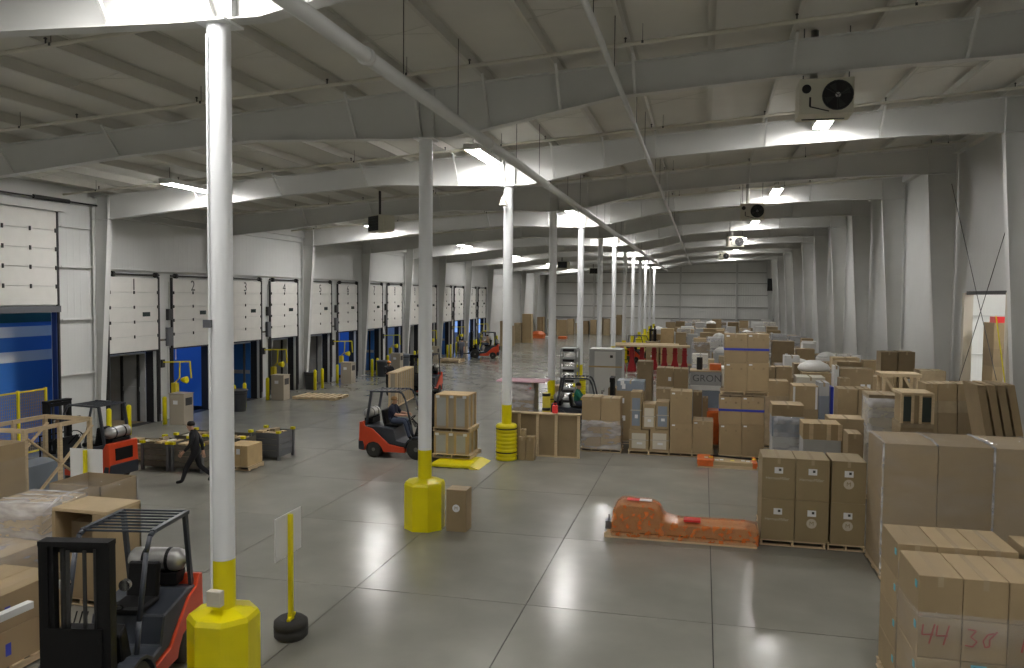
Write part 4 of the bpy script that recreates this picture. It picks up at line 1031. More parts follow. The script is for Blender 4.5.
# open timber trestle
x0, x1, z0, z1 = pxr(881, 922, 374, 391, 28.2)
T = empty('timber_trestle', (0, 28.2, 0)); tag(T, 'open timber trestle table with diagonal braces', 'trestle'); OCC.append((x0, x1, 28.2, 29.2))
MB().box(x0, x1, 0, 1, z1 - .1, z1).build('top', 'pine', T)
for x in (x0 + .1, (x0 + x1) / 2, x1 - .1):
    for y in (.08, .92): MB().bar((x, y, 0), (x, y, z1 - .1), .09).build('leg', 'pine', T)
MB().bar((x0 + .12, .05, z1 - .12), ((x0 + x1) / 2, .05, z1 - .9), .08, .04, (0, 1, 0)).build('brace', 'pine', T); MB().bar(((x0 + x1) / 2 + .1, .05, z1 - .12), (x1 - .1, .05, z1 - .8), .08, .04, (0, 1, 0)).build('brace', 'pine', T)
stack(920, 946, [371, 384], 30.3, .9, ['pale wrapped carton with red and green stickers beside the trestle'], ['old_wood'], stick=((-.42, .75, .12, .12, 'red_bright'), (-.25, .7, .14, .14, 'red_bright'), (.4, .75, .14, .14, 'green_bright'), (.1, .4, .2, .25, 'paper')))
stack(881, 897.5, [352, 368], 34.5, .9, ['dark brown carton of a pair by the hall wall, dock side'], ['card_dark'], stick=((.25, .6, .2, .2, 'paper'),)); stack(898.5, 915, [352, 368], 34.5, .9, ['dark brown carton of a pair by the hall wall, wall side'], ['card_dark'], stick=((.2, .6, .2, .2, 'paper'),))
for i, (a, b) in enumerate(((926, 937.5), (938, 957), (958, 974.5))):
    stack(a, b, [384, 401, 413, 427], 25.2, .9, ['brown carton on flat boards by the wall opening, %s' % ['narrow', 'middle', 'end'][i], 'flat brown board stack under the %s carton by the wall opening' % ['narrow', 'middle', 'end'][i], 'lower flat board stack under the %s carton by the wall opening' % ['narrow', 'middle', 'end'][i]], ['card', 'old_wood', 'card_dark'])
# flat cartons leaning in a row
for i, (xt, xb2) in enumerate(((976, 985), (986, 994), (996, 1004), (1005, 1012))):
    Y = 21.3 - .0 * i
    a = atY(xt, 385, Y); b = atY(xb2, 432, Y)
    w_ = .17; hgt = a.z; k_ = -.19; xb_ = atY(985, 432, Y).x + .215 * i - k_ * b.z; sl = k_ * hgt
    o = MB().add([(0, 0, 0), (w_, 0, 0), (w_, 1.1, 0), (0, 1.1, 0), (sl, 0, hgt), (sl + w_, 0, hgt), (sl + w_, 1.1, hgt), (sl, 1.1, hgt)],
                 [(3, 2, 1, 0), (4, 5, 6, 7), (0, 1, 5, 4), (1, 2, 6, 5), (2, 3, 7, 6), (3, 0, 4, 7)]).build('leaning_carton', ['card_dark', 'card', 'card_dark', 'card'][i], None, bevel=.006, loc=(xb_, Y, .0))
    tag(o, 'tall flat carton leaning in a row, %s from the flat board stacks' % ORD[i], 'box', 'leaning flat cartons'); OCC.append((b.x - .2, b.x + .4, Y, Y + 1.1))
    zs = hgt * .35; xo = sl * .35
    MB().box(xo + .04, xo + .15, -.004, 0, zs, zs + .14).build('shipping_label', 'paper', o)
# goods seen through the wall opening
for i, (xl, xr, yt, yb, Y, lab, mm) in enumerate(((985, 1012, 323, 349, 29.0, 'brown carton in the hall beyond the wall opening, upper layer', 'card'), (985, 1012, 349, 367, 29.0, 'brown flat carton in the hall beyond the wall opening, middle layer', 'card_dark'), (985, 1012, 367, 384, 29.0, 'brown flat carton in the hall beyond the wall opening, lower layer', 'card'))):
    x0, x1, z0, z1 = pxr(xl, xr, yt, yb, Y); x0 = max(x0, XR + .35)
    carton(x0, x0 + 1.3, Y, Y + 1.0, z0, z1, lab, mm)
zlow = z0
carton(x0, x0 + 1.3, Y, Y + 1.0, PZ, zlow, 'brown carton at the bottom in the hall beyond the wall opening', 'card_dark', None, None); pallet(x0, x0 + 1.3, Y, Y + 1, 'wooden pallet in the hall beyond the wall opening')
zz = pxr(985, 1012, 323, 349, 29.0)[3]
for i in range(3): carton(x0 + .05 + .42 * i, x0 + .45 + .42 * i, Y + .1, Y + .6, zz, zz + .2, 'small red and grey box on the cartons beyond the wall opening', 'red_bright' if i != 1 else 'grey_blue', 'small red boxes beyond the opening', None)
# yellow strap hung by the opening
a = atX(996, 316, XR - .45); b = atX(1008, 405, XR - .45)
o = MB().path([tuple(a), tuple(b), (b.x, b.y - .1, .0)], .018, 6).build('yellow_strap', 'yellow'); tag(o, 'yellow strap hanging across the wall opening', 'strap')
# ================================================================ forklifts and people
def mid(*v): return sum(v[1:], v[0]) / len(v)
# near forklift: heading toward the camera
gz = 2.12
cs = [fl(188, 511, gz), fl(143, 539, gz), fl(130, 505, gz), fl(86, 527, gz)]
rear = (cs[0] + cs[2]) / 2; frnt = (cs[1] + cs[3]) / 2
hd_ = math.atan2(frnt.y - rear.y, frnt.x - rear.x)
cen = (rear + frnt) / 2; dv = Vector((math.cos(hd_), math.sin(hd_), 0))
NF = cen + dv * .36
forklift((NF.x, NF.y, 0), hd_, 'orange and black forklift with empty seat, parked against the yellow octagonal column base', mast_h=2.26, rack=False)
OCC.append((NF.x - .8, NF.x + .8, NF.y - 2.4, NF.y + 1.3))
# forklift behind the open timber crate
q = fl(139, 486)
BFx, BFy = q.x - 1.85, q.y + .3
forklift((BFx, BFy, 0), PI - .06, 'orange forklift with propane tank behind the open timber crate frame')
# forklift with driver carrying crates
q = fl(392, 458.5)
MFx, MFy = q.x + .1, q.y + .5
forklift((MFx, MFy, 0), 0.0, 'orange forklift with a driver in navy shirt carrying two stacked crates', lift=.12)
person('person in navy t-shirt and jeans driving the forklift with stacked crates', (MFx, MFy, 0), 0, SIT, ['skin', 'navy', 'jeans', 'lift_black', 0], 'hair_blond')
# its load: two glazed crates on pallets, above the yellow platform
x0, x1 = atY(436, 450, MFy - .55).x, atY(468, 450, MFy - .55).x
x0 = max(x0 - .35, MFx + 1.27)
Yc = MFy - .55
def glazed(x0, x1, y0, y1, z0, z1, lab):
    K = empty('wrapped_crate', (0, 0, 0)); tag(K, lab, 'crate', 'film-fronted crates on the forklift')
    MB().box(x0 + .03, x1 - .03, y0 + .03, y1 - .03, z0, z1 - .04).build('body', 'cabinet_tan', K)
    MB().box(x0, x1, y0, y1, z1 - .04, z1).build('lid', 'ply', K)
    for x in (x0 + .03, x0 + (x1 - x0) * .38, x0 + (x1 - x0) * .62, x1 - .05): MB().box(x - .035, x + .035, y0 - .005, y0 + .04, z0, z1 - .04).build('batten', 'ply', K)
    for y in (y0 + .06, (y0 + y1) / 2, y1 - .06): MB().box(x1 - .04, x1 + .005, y - .05, y + .05, z0, z1 - .04).build('side_board', 'ply', K)
    for x in (x0 + (x1 - x0) * .2, x0 + (x1 - x0) * .8): MB().box(x - .2, x + .16, y0 + .018, y0 + .03, z0 + .06, z1 - .1).build('film_window', 'trailer_grey', K)
    for x in (x0 + .1, x0 + .55, x1 - .1): MB().box(x - .06, x + .06, y0 - .008, y0 - .005, z1 - .1, z1 - .02).build('tape_patch', 'paper', K)
zB = .12
za1 = atY(450, 428, Yc).z; za2 = atY(450, 395, Yc).z
pallet(x0, x1 + .12, Yc - .05, Yc + 1.1, 'wooden pallet under the lower crate on the forks', z=zB); glazed(x0 + .04, x1, Yc, Yc + 1.05, zB + PZ, za1 - PZ, 'lower film-fronted plywood crate on the forklift'); pallet(x0, x1 + .06, Yc, Yc + 1.05, 'wooden pallet between the two crates on the forks', z=za1 - PZ)
glazed(x0 + .05, x1 - .03, Yc + .02, Yc + 1.0, za1, za2, 'upper film-fronted plywood crate on the forklift')
# yellow floor scale in front
q0, q1 = fl(430, 467), fl(471, 468)
S = empty('floor_scale', (0, 0, 0)); tag(S, 'low yellow steel platform on the floor past the octagonal column base', 'platform'); OCC.append((q0.x, q1.x + .2, q0.y, q0.y + .9))
sx = MFy - .62 - q0.y
MB().box(q0.x, q1.x, q0.y, q0.y + 1.4, .02, .1).build('deck', 'yellow', S, bevel=.01)
MB().prism([(q1.x, 0), (q1.x + .3, 0), (q1.x, .1)], q0.y, q0.y + 1.4).build('ramp', 'yellow', S)
for x in (q0.x + .2, (q0.x + q1.x) / 2, q1.x - .1): MB().box(x - .06, x + .06, q0.y, q0.y + 1.4, 0, .02).build('skid', 'dark_steel', S)
# forklift behind the second column carrying a long slatted crate, and its spotter
q = fl(397, 410); cr = math.radians(7.3)
K = empty('slatted_crate', (q.x, q.y, .13), cr); tag(K, 'long narrow timber crate with upright slats in front of the man with orange cap', 'crate'); kl, kh, kt = 3.3, 1.55, .42
MB().box(-kt + .05, -.05, .05, kl - .05, .06, kh - .06).build('core', 'cabinet_tan', K); MB().box(-kt, 0, 0, kl, 0, .06).build('base', 'pine', K); MB().box(-kt, 0, 0, kl, kh - .06, kh).build('top_rail', 'pine', K)
for i in range(9): MB().box(-.05, 0, .02 + (kl - .12) * i / 8, .1 + (kl - .12) * i / 8, .06, kh - .06).build('slat', 'pine', K)
for i in range(2): MB().box(-kt + .02 + (kt - .12) * i, -kt + .1 + (kt - .12) * i, -.005, .05, .06, kh - .06).build('slat', 'pine', K)
forklift((q.x - .5, q.y + 5.2, 0), -PI / 2, 'forklift lifting the far end of the long narrow slatted crate', lift=.06)
q = atY(391, 364, 38.2)
person('person in black with orange cap standing beside the slatted crate', (q.x - .1, 38.2, 0), -.9, dict(STAND, ell=(.1, .25, 1.16), wrl=(.32, .2, 1.15), hal=(.4, .18, 1.16), elr=(.1, -.25, 1.16), wrr=(.32, -.2, 1.15), har=(.4, -.18, 1.16)), ['skin', 'suit', 'suit', 'lift_black'], 'hair', 'cap_orange')
# man in dark suit, walking toward the docks
q = fl(196, 484)
WALK = dict(STAND, pelvis=(0, 0, .92), spine=(.03, 0, 1.11), chest=(.05, 0, 1.34), neck=(.09, 0, 1.47), head=(.13, 0, 1.57), crown=(.13, 0, 1.67), shl=(.05, .18, 1.4), shr=(.05, -.18, 1.4),
            ell=(.1, .24, 1.12), wrl=(.26, .22, .95), hal=(.32, .21, .89), elr=(-.12, -.25, 1.13), wrr=(-.16, -.25, .87), har=(-.17, -.25, .79),
            hil=(0, .09, .88), knl=(.22, .1, .5), anl=(.34, .1, .11), tol=(.5, .11, .09), hir=(0, -.09, .88), knr=(-.08, -.1, .48), anr=(-.4, -.1, .2), tor=(-.3, -.11, .05))
person('person in black suit walking past the grey bins', (q.x, q.y, 0), PI + .5, WALK, ['skin', 'suit', 'suit', 'lift_black', 1, 'shirt_white'], 'hair')
# dark forklift with green-shirted driver behind the battened crate
gx0, gx1 = atY(563, 379, 29.9).x, atY(588, 380, 29.9).x
forklift(((gx0 + gx1) / 2 + .35, 29.9, 0), .05, 'dark forklift with green-shirted driver behind the battened crate', lift=0, body='lift_grey')
person('person in green shirt seated on the dark forklift', ((gx0 + gx1) / 2 + .35, 29.9, 0), .05, SIT, ['skin', 'green_shirt', 'jeans', 'lift_black', 0], 'hair')
# far forklift by the docks with driver
q = fl(490, 358.5)
forklift((q.x - .6, q.y + .5, 0), PI + .15, 'far orange forklift seen from behind near dock door fourteen', lift=.3)
person('person in tan shirt driving the far orange forklift', (q.x - .6, q.y + .5, 0), PI + .15, SIT, ['skin', 'tan_shirt', 'jeans', 'lift_black', 0], 'hair')
q = fl(461.5, 361)
person('person in grey shirt walking past the flat pallets by the docks', (q.x, q.y, 0), PI / 2, WALK, ['skin', 'grey_shirt', 'jeans', 'lift_black', 0], 'hair')
# far yellow-masted forklift among the stands
FYx, FYy = atY(641, 340, 63.0).x, 63.0
forklift((FYx, FYy, 0), .6, 'far forklift with red body beyond the red pedestals', lift=.6, mast_h=2.6)
# ================================================================ signs with tyre bases
def tyre_sign(p, ang, lab, ztop=1.88):
    s = empty('tyre_base_sign', (p.x, p.y, 0), ang); tag(s, lab, 'sign', 'signs on tyre bases')
    MB().lathe([(.12, .02), (.21, 0), (.25, .04), (.255, .13), (.225, .15), (.255, .17), (.25, .26), (.19, .31), (.12, .28)], 28).build('tyre', 'rubber', s, smooth=True)
    MB().box(-.03, .03, -.03, .03, .02, ztop).build('post', 'yellow', s)
    MB().bar((-.12, -.02, .29), (.1, 0, .34), .05, .04).bar((0, 0, .22), (.0, .0, .36), .07).build('foot_clamp', 'yellow', s)
    MB().box(-.38, .38, .03, .045, ztop - .62, ztop + .02).build('panel', 'white_paint', s)
q = fl(291, 637); tyre_sign(q, PI / 2, 'white sign board on yellow post in a tyre, beside the column with junction box')
q = atY(85, 452, 14.05); tyre_sign(Vector((q.x, 14.05, 0)), .05, 'white sign board on yellow post before the open timber crate frame')
# ================================================================ open timber crate frame
zf = 2.0
P1 = fl(27, 430, zf); P2 = fl(87, 417, zf); fx1 = (P1.x + P2.x) / 2; fx0 = fx1 - 1.35; fy0, fy1 = P1.y, P2.y
K = empty('open_timber_crate', (0, 0, 0)); tag(K, 'open timber crate frame with diagonal braces and no panels', 'crate'); OCC.append((fx0, fx1, fy0, fy1))
for x in (fx0, fx1):
    for y in (fy0, fy1): MB().bar((x, y, 0), (x, y, zf), .09).build('post', 'pine', K)
    MB().bar((x, fy0, zf - .04), (x, fy1, zf - .04), .05, .1).build('rail', 'pine', K); MB().bar((x, fy0, .1), (x, fy1, .1), .05, .12).build('rail', 'pine', K)
    MB().bar((x + .03, (fy0 + fy1) / 2, 0), (x + .03, (fy0 + fy1) / 2, zf), .08).build('post', 'pine', K)
    MB().bar((x + .05, fy0, zf - .2), (x + .05, fy1, .25), .03, .08, (1, 0, 0)).build('brace', 'pine', K); MB().bar((x + .08, fy1, zf - .2), (x + .08, fy0, .25), .03, .08, (1, 0, 0)).build('brace', 'pine', K)
for y in (fy0, fy1):
    MB().bar((fx0, y, zf - .04), (fx1, y, zf - .04), .05, .1).build('rail', 'pine', K); MB().bar((fx0, y, .1), (fx1, y, .1), .05, .12).build('rail', 'pine', K)
# machine inside it
carton(fx0 + .25, fx0 + .95, fy0 + .5, fy1 - .4, .16, 1.0, 'grey machine housing inside the open timber crate frame', 'grey_blue', None, None)
# wrapped carton in front of the frame
x1c = fl(26, 490, 1.0).x
q = atY(25, 441, 14.2)
cut_ = carton(q.x - 1.1, q.x, 13.2, 14.2, PZ, q.z, 'brown carton in film with cut-out handle before the timber frame', 'card'); pallet(q.x - 1.12, q.x + .02, 13.18, 14.22, 'wooden pallet under the carton with cut-out handle'); wrap(q.x - 1.1, q.x, 13.2, 14.2, PZ, q.z - .35, '', par=cut_)
# ================================================================ wrapped loads at the near left
# long boxes with blue labels
fx = fl(50, 645, PZ).x
yN, yF = fl(5, 672, PZ).y - 1.2, fl(50, 645, PZ).y + .25
ztp = atX(46, 577, fx).z
LZ = [PZ, PZ + (ztp - PZ) * .5, ztp]
for r in range(2):
    for c in range(2):
        xx = fx - .52 * (c + 1)
        o = carton(xx + .005, xx + .515, yN, yF, LZ[r] + .002, LZ[r + 1] - .002, 'long low brown carton, %s layer, %s, beside the near forklift' % (('lower', 'upper')[r], ('forklift side', 'far side')[c]), 'card', 'long cartons beside the near forklift', 'y')
        if c == 0:
            for y in (-.35, .15): MB().box(.2555, .257, y, y + .09, .15, .32).build('blue_label', 'blue_tape', o)
pallet(fx - 1.06, fx + .02, yN, yF, 'wooden pallet under the long low cartons beside the near forklift')
pt = fl(8, 615, ztp + .04); pt2 = fl(32, 605, ztp + .04)
o = MB().bar((pt.x - .02, pt.y - .3, ztp + .05), (pt2.x - .02, pt2.y, ztp + .05), .1, .09).build('white_tube', 'white_paint'); tag(o, 'white square carton tube lying on the long low cartons', 'tube')
# box with open dark front
q0 = fl(56, 506, 1.62); q1 = fl(107, 512, 1.62)
bx0, bx1, by0 = q0.x, q1.x, q1.y
o = empty('open_front_box', (0, by0, 0)); tag(o, 'brown carton with open dark front and flat lid, behind the near forklift', 'box'); OCC.append((bx0, bx1, by0, by0 + .8))
MB().box(bx0, bx1, 0, .8, 1.56, 1.62).build('lid', 'card_pale', o, bevel=.008); MB().box(bx0, bx0 + .06, 0, .8, PZ, 1.56).build('side', 'card', o); MB().box(bx1 - .28, bx1, 0, .8, PZ, 1.56).build('side', 'card', o)
MB().box(bx0, bx1, .76, .8, PZ, 1.56).build('back', 'card_dark', o); MB().box(bx0 + .06, bx1 - .28, .0, .76, PZ, .95).build('front_lower', 'card', o); MB().box(bx0 + .06, bx1 - .28, .35, .76, .95, 1.3).build('contents', 'old_wood', o)
pallet(bx0, bx1, by0, by0 + .8, 'wooden pallet under the open-front carton behind the near forklift')
# wrapped loads farther left
def wload(x0, x1, y0, y1, z, lab, m='card', wm='wrap_heavy', open_top=False):
    if open_top:
        t = empty('open_carton', ((x0 + x1) / 2, (y0 + y1) / 2, PZ)); tag(t, lab, 'box'); w, l = (x1 - x0) / 2, (y1 - y0) / 2; OCC.append((x0, x1, y0, y1)); h = z - PZ
        MB().box(-w, w, -l, -l + .02, 0, h).box(-w, w, l - .02, l, 0, h).build('long_side', m, t); MB().box(-w, -w + .02, -l, l, 0, h).box(w - .02, w, -l, l, 0, h).build('end_side', m, t); MB().box(-w, w, -l, l, 0, h - .45).build('contents', 'card_dark', t)
    else: t = carton(x0, x1, y0, y1, PZ, z, lab, m)
    pallet(x0, x1, y0, y1, 'wooden pallet under the ' + lab); wrap(x0, x1, y0, y1, PZ, z + (.0 if not open_top else -.02), '', wm, par=t)
q = fl(100, 487, 1.5); wload(q.x - 1.15, q.x, q.y, q.y + 1.0, 1.5, 'open-topped film wrapped carton before the sign board', 'card', 'wrap', True)
q = fl(50, 506, 1.45); wload(q.x - 1.2, q.x - .05, q.y - .15, q.y + .9, 1.45, 'film wrapped pale load beside the open-front carton', 'card_pale')
pw_ = [x for x in COL.objects if x.get('label') == 'film wrapped pale load beside the open-front carton'][0]
for i in range(6):
    z_ = .35 + .17 * i; MB().path([(.59, -.52, z_), (.6, -.1, z_ + .12 + .02 * i), (.595, .52, z_ + .22)], .012 + .004 * (i % 3), 6).build('film_fold_highlight', 'wrap_heavy', pw_)
for i in range(4): MB().path([(-.55, -.5 + .3 * i, 1.325), (0, -.42 + .28 * i, 1.345), (.58, -.3 + .25 * i, 1.33)], .014, 6).build('film_fold_highlight', 'wrap_heavy', pw_)
q = fl(36, 545, 1.2); wload(q.x - 1.1, q.x, yF + .06, yF + .9, 1.2, 'film wrapped carton before the long low cartons', 'card')
# ================================================================ bins
def bin_(x0, x1, y0, y1, h, lab, m, caps=True):
    t = empty('storage_bin', ((x0 + x1) / 2, (y0 + y1) / 2, 0)); tag(t, lab, 'bin', 'open storage bins'); w, l = (x1 - x0) / 2, (y1 - y0) / 2
    n = 4
    for i in range(n):
        a = .12 + (h - .12) * i / n; b = .12 + (h - .12) * (i + 1) / n - .012
        MB().box(-w, w, -l, -l + .025, a, b).build('board', m, t); MB().box(-w, w, l - .025, l, a, b).build('board', m, t); MB().box(-w, -w + .025, -l, l, a, b).build('board', m, t); MB().box(w - .025, w, -l, l, a, b).build('board', m, t)
    MB().box(-w, w, -l, l, .1, .14).build('bottom', m, t)
    for sx in (-1, 1):
        for sy in (-1, 1):
            MB().box(sx * w - .04, sx * w + .04, sy * l - .04, sy * l + .04, 0, h).build('corner_post', 'bin_grey', t)
            if caps: MB().box(sx * w - .06, sx * w + .06, sy * l - .06, sy * l + .06, h - .005, h + .07).build('corner_cap', 'yellow', t)
    r = random.Random(int(abs(x0 * 100)))
    for i in range(6):
        cw_, cl_ = (x1 - x0 - .16) / 3, (y1 - y0 - .16) / 2
        bx_ = x0 + .08 + cw_ * (i % 3 + .5); by_ = y0 + .08 + cl_ * (i // 3 + .5); s1, s2 = cw_ * r.uniform(.3, .46), cl_ * r.uniform(.3, .46)
        c = carton(bx_ - s1, bx_ + s1, by_ - s2, by_ + s2, .141, h - r.uniform(-.06, .08), 'small packet lying in the %s' % lab, r.choice(['card', 'card_pale', 'old_wood', 'cream', 'ply']), 'packets in the storage bins', None, cat='packet', name='small_packet', occ=False)
f0, f1 = fl(143, 469), fl(207, 472); wB = (f1.x - f0.x) / 2; hB = .78
bin_(f0.x, f0.x + wB - .16, f0.y, f0.y + 1.0, hB, 'dark slatted bin behind the walking man, forklift side', 'bin_wood')
bin_(f0.x + wB, f0.x + 2 * wB - .05, f0.y, f0.y + 1.0, hB, 'dark slatted bin behind the walking man, column side', 'bin_wood')
bin_(f0.x + .1, f0.x + wB + .1, f0.y + 1.4, f0.y + 2.4, hB, 'dark slatted bin in the second row toward the docks', 'bin_wood')
bin_(f0.x + wB + .3, f0.x + 2 * wB + .4, f0.y + 1.4, f0.y + 2.4, hB, 'dark slatted bin in the second row toward the column', 'bin_wood')
bin_(f0.x - 1.5, f0.x - .2, f0.y + .6, f0.y + 1.6, .6, 'low slatted bin with pale sacks beside the orange forklift', 'old_wood', False)
g0, g1 = fl(252, 458), fl(279, 455); g0 = fl(251, 459); bin_(g0.x, g0.x + .95, g0.y, g0.y + .9, .85, 'grey steel bin with yellow caps beside the plywood crates', 'bin_grey')
h0, h1 = fl(226, 470), fl(250, 465)
for i in range(3):
    a = h0.x + .24 * i
    carton(a, a + .23, h0.y, h0.y + .8, PZ, PZ + .6, 'plywood case in a row of three beside the grey bin', 'ply', 'plywood cases on one pallet', None, ((.2, .7, .12, .16, 'paper'),) if i == 1 else (), cat='crate', name='plywood_case')
pallet(h0.x - .02, h0.x + .76, h0.y - .02, h0.y + .82, 'wooden pallet under the three plywood cases')
# flat pallets on the floor
q0, q1 = fl(293, 399), fl(342, 399)
pallet((q0.x + q1.x) / 2 - .8, (q0.x + q1.x) / 2 + .8, q0.y + .7 - (q1.x - q0.x) / 2, q0.y + .7 + (q1.x - q0.x) / 2, rz=PI / 2, label='bare wooden pallet lying on the open floor by dock door five')
q0, q1 = fl(438, 363), fl(461, 363)
for i in range(2): pallet(q0.x, q1.x, q0.y, q0.y + 1.6, 'bare wooden pallet in a low stack by dock door ten, %s one' % ('lower', 'upper')[i], z=i * PZ)
q = fl(353, 379); o = MB().lathe([(.14, 0), (.18, .08), (.12, .16), (.02, .2)], 9, (q.x, q.y, 0)).build('paper_bag', 'white_bag'); tag(o, 'crumpled white bag on the floor before dock door six', 'bag')
# mesh safety fence before the drive-in door
q0, q1 = fl(0, 432), fl(43, 428)
fx_, fa, fb = -20.5, 18.2, 21.4
K = empty('mesh_fence', (fx_, 0, 0)); tag(K, 'wire mesh barrier with yellow posts before the drive-in door', 'fence'); OCC.append((fx_ - .1, fx_ + .1, fa, fb))
for i in range(4):
    y = fa + (fb - fa) * i / 3; MB().box(-.035, .035, y - .035, y + .035, 0, 2.1).build('post', 'yellow_dull' if i % 2 else 'yellow', K)
for z in (.1, 1.1, 2.02): MB().box(-.02, .02, fa, fb, z, z + .05).build('rail', 'yellow_dull', K)
mm_ = MB()
for i in range(46):
    y = fa + (fb - fa) * i / 45; mm_.box(-.006, .006, y - .006, y + .006, .1, 2.05)
for i in range(20): mm_.box(-.004, .004, fa, fb, .15 + i * .095, .16 + i * .095)
mm_o = mm_.build('wire_mesh', 'old_wood', K); mm_o['kind'] = 'stuff'
# ================================================================ things around the fourth and fifth columns
Yr = 36.5
x0, x1, z0, z1 = pxr(560.5, 576, 350, 388, Yr); x1 = min(x1, XC - .45) if x0 < XC - .45 else x1
K = empty('slatted_rack', (0, Yr, 0)); tag(K, 'pale metal rack with dark shelves beside the fifth round column', 'rack'); OCC.append((x0, x1, Yr, Yr + .9))
for x in (x0, x1):
    for y in (0, .9): MB().bar((x, y, 0), (x, y, z1), .06).build('post', 'trailer_grey', K)
for i in range(6):
    z = .2 + (z1 - .3) * i / 5; MB().box(x0, x1, 0, .9, z, z + .18).build('shelf', 'trailer_grey', K); MB().box(x0 + .1, x1 - .1, -.01, .0, z + .03, z + .14).build('slot', 'black', K)
x0, x1, z0, z1 = pxr(589, 622, 349, 386, Yr)
K = empty('metal_cabinet', (0, Yr, 0)); tag(K, 'large pale grey metal cabinet strapped with a yellow band', 'cabinet'); OCC.append((x0, x1, Yr, Yr + 1.2))
MB().box(x0, x1, 0, 1.2, 0.1, z1).build('body', 'trailer_grey', K, bevel=.015); MB().box(x0 + .25, x1 - .3, -.012, 0, .3, z1 - .12).build('door', 'white_paint', K); MB().box(x0 - .01, x1 + .01, -.02, -.012, z1 - .85, z1 - .78).build('strap', 'ply', K)
MB().box(x1 - .55, x1 - .42, -.03, -.012, z1 - .4, z1 - .28).build('handle', 'ink', K); MB().box(x0, x1, 0, 1.2, 0, .1).build('plinth', 'dark_steel', K)
# yellow black-banded post and red can near the battened crate
q = atY(546.5, 393, 27.2); K = empty('guard_post', (q.x, 27.2, 0)); tag(K, 'yellow guard post with black bands behind the battened crate', 'bollard'); MB().tube((0, 0, 0), (0, 0, q.z), .14, 16).build('post', 'yellow_dull', K, smooth=True)
for z in (.5, 1.2, 1.7): MB().tube((0, 0, z), (0, 0, z + .1), .145, 16).build('band', 'black', K, smooth=True)
ztop_c = pxr(503, 580, 413, 457, RC)[3]
q = fl(555.5, 412.5, ztop_c); K = empty('fuel_can', (q.x, RC + .16, ztop_c - .01)); tag(K, 'small red fuel can standing on the battened crate', 'can')
MB().box(-.09, .09, -.07, .07, 0, .26).build('body', 'red_bright', K, bevel=.02); MB().tube((0, 0, .26), (0, 0, .31), .03, 10).build('cap', 'black', K); MB().box(-.05, .05, -.01, .01, .28, .33).build('handle', 'red_bright', K)
# pink foam board on wrapped goods
Yp = 29.6
x0, x1, z0, z1 = pxr(496, 545, 381, 384.5, Yp)
o = MB().box(x0, x1, Yp, Yp + 1.1, z1 - .05, z1).build('foam_board', 'pink'); tag(o, 'pink foam board lying on wrapped goods past the ringed column', 'board')
a0, a1, _, _ = pxr(512, 533, 385, 412, Yp)
pk_ = carton(a0, a1, Yp + .1, Yp + 1.0, PZ, z1 - .05, 'film wrapped brown carton under the pink foam board', 'card_dark', stick=((.3, .85, .12, .14, 'red_bright'),)); wrap(a0, a1, Yp + .1, Yp + 1.0, PZ, z1 - .055, '', 'wrap_heavy', e=.01, par=pk_); pallet(a0, a1, Yp + .1, Yp + 1.0, 'wooden pallet under the pink foam board load')
# goods behind the crate near the green driver
for i, (xl, xr, yt, mm) in enumerate(((549, 558, 386, 'card_pale'), (608, 616, 388, 'card_dark'))):
    stack(xl, xr, [yt, 412], 33.4, .8, ['%s near the dark forklift' % ('stacked pale packets in film' if i == 0 else 'dark carton')], [mm])
# red pedestals under timber planks
Yq = 55.5
for i, px_ in enumerate((622, 632, 642, 654, 664.5, 675, 684.5)):
    q = atY(px_, 358, Yq + (1.6 if i in (2, 3, 5) else 0)); y_ = Yq + (1.6 if i in (2, 3, 5) else 0)
    t = empty('red_pedestal', (q.x, y_, 0)); tag(t, 'dark red steel pedestal in the row beyond the brown cartons', 'pedestal', 'red pedestals')
    MB().prism([(-.3, 0), (.3, 0), (.26, .35), (.15, .75), (.15, 1.55), (-.15, 1.55), (-.15, .75), (-.26, .35)], -.2, .2).build('body', 'red', t, bevel=.01); MB().box(-.2, .2, -.22, .22, 1.2, 1.26).build('collar', 'red', t); MB().box(-.12, .12, -.12, .12, 1.55, 1.72).build('head', 'red', t)
xq0, xq1 = atY(613, 345, Yq).x, atY(690, 345, Yq).x
for y_ in (Yq, Yq + 1.6):
    o = MB().box(xq0, xq1 - (0 if y_ == Yq else .8), y_ - .5, y_ + .5, 1.72, 1.86).build('timber_platform', 'pine'); tag(o, 'pale timber platform resting on the %s red pedestals' % ('front' if y_ == Yq else 'rear'), 'platform')
OCC.append((xq0, xq1, Yq - .6, Yq + 2.2))
# ================================================================ far goods by the dock side
def far(xl, xr, yt, yb, lab, mm='card', grp=None, dep=1.2):
    b = fl((xl + xr) / 2, yb); b.y = min(b.y, 106.8); x0, x1 = 0, 0
    x0, x1 = atY(xl, yb, b.y).x, atY(xr, yb, b.y).x
    x0 = max(x0, XL + 1.2); return carton(x0, x1, b.y, b.y + dep, 0, atY((xl + xr) / 2, yt, b.y).z, lab, mm, grp, None)
far(494, 505, 321, 346, 'big brown carton block by the left far wall past the docks', 'card')
far(506.5, 512, 326, 346, 'dark carton beside the big block past the docks', 'card_dark')
far(514, 520, 323, 343, 'grey-topped dark pallet load past the docks', 'old_wood')
far(522, 531, 314, 343, 'tall printed brown carton tower past the docks', 'card', None, .9)
far(532.5, 537, 317, 336, 'brown carton in the far row by the end wall, pair', 'card', 'far dock-side cartons'); far(538, 543, 317, 336, 'brown carton in the far row by the end wall, pair', 'card', 'far dock-side cartons')
b = fl(538, 338); o = MB().lathe([(.9, 0), (.95, .5), (.6, .8), (.05, .9)], 10, (b.x, b.y, 0)).build('orange_heap', 'orange_tarp'); tag(o, 'orange tarpaulin heap on the floor past the docks', 'tarpaulin')
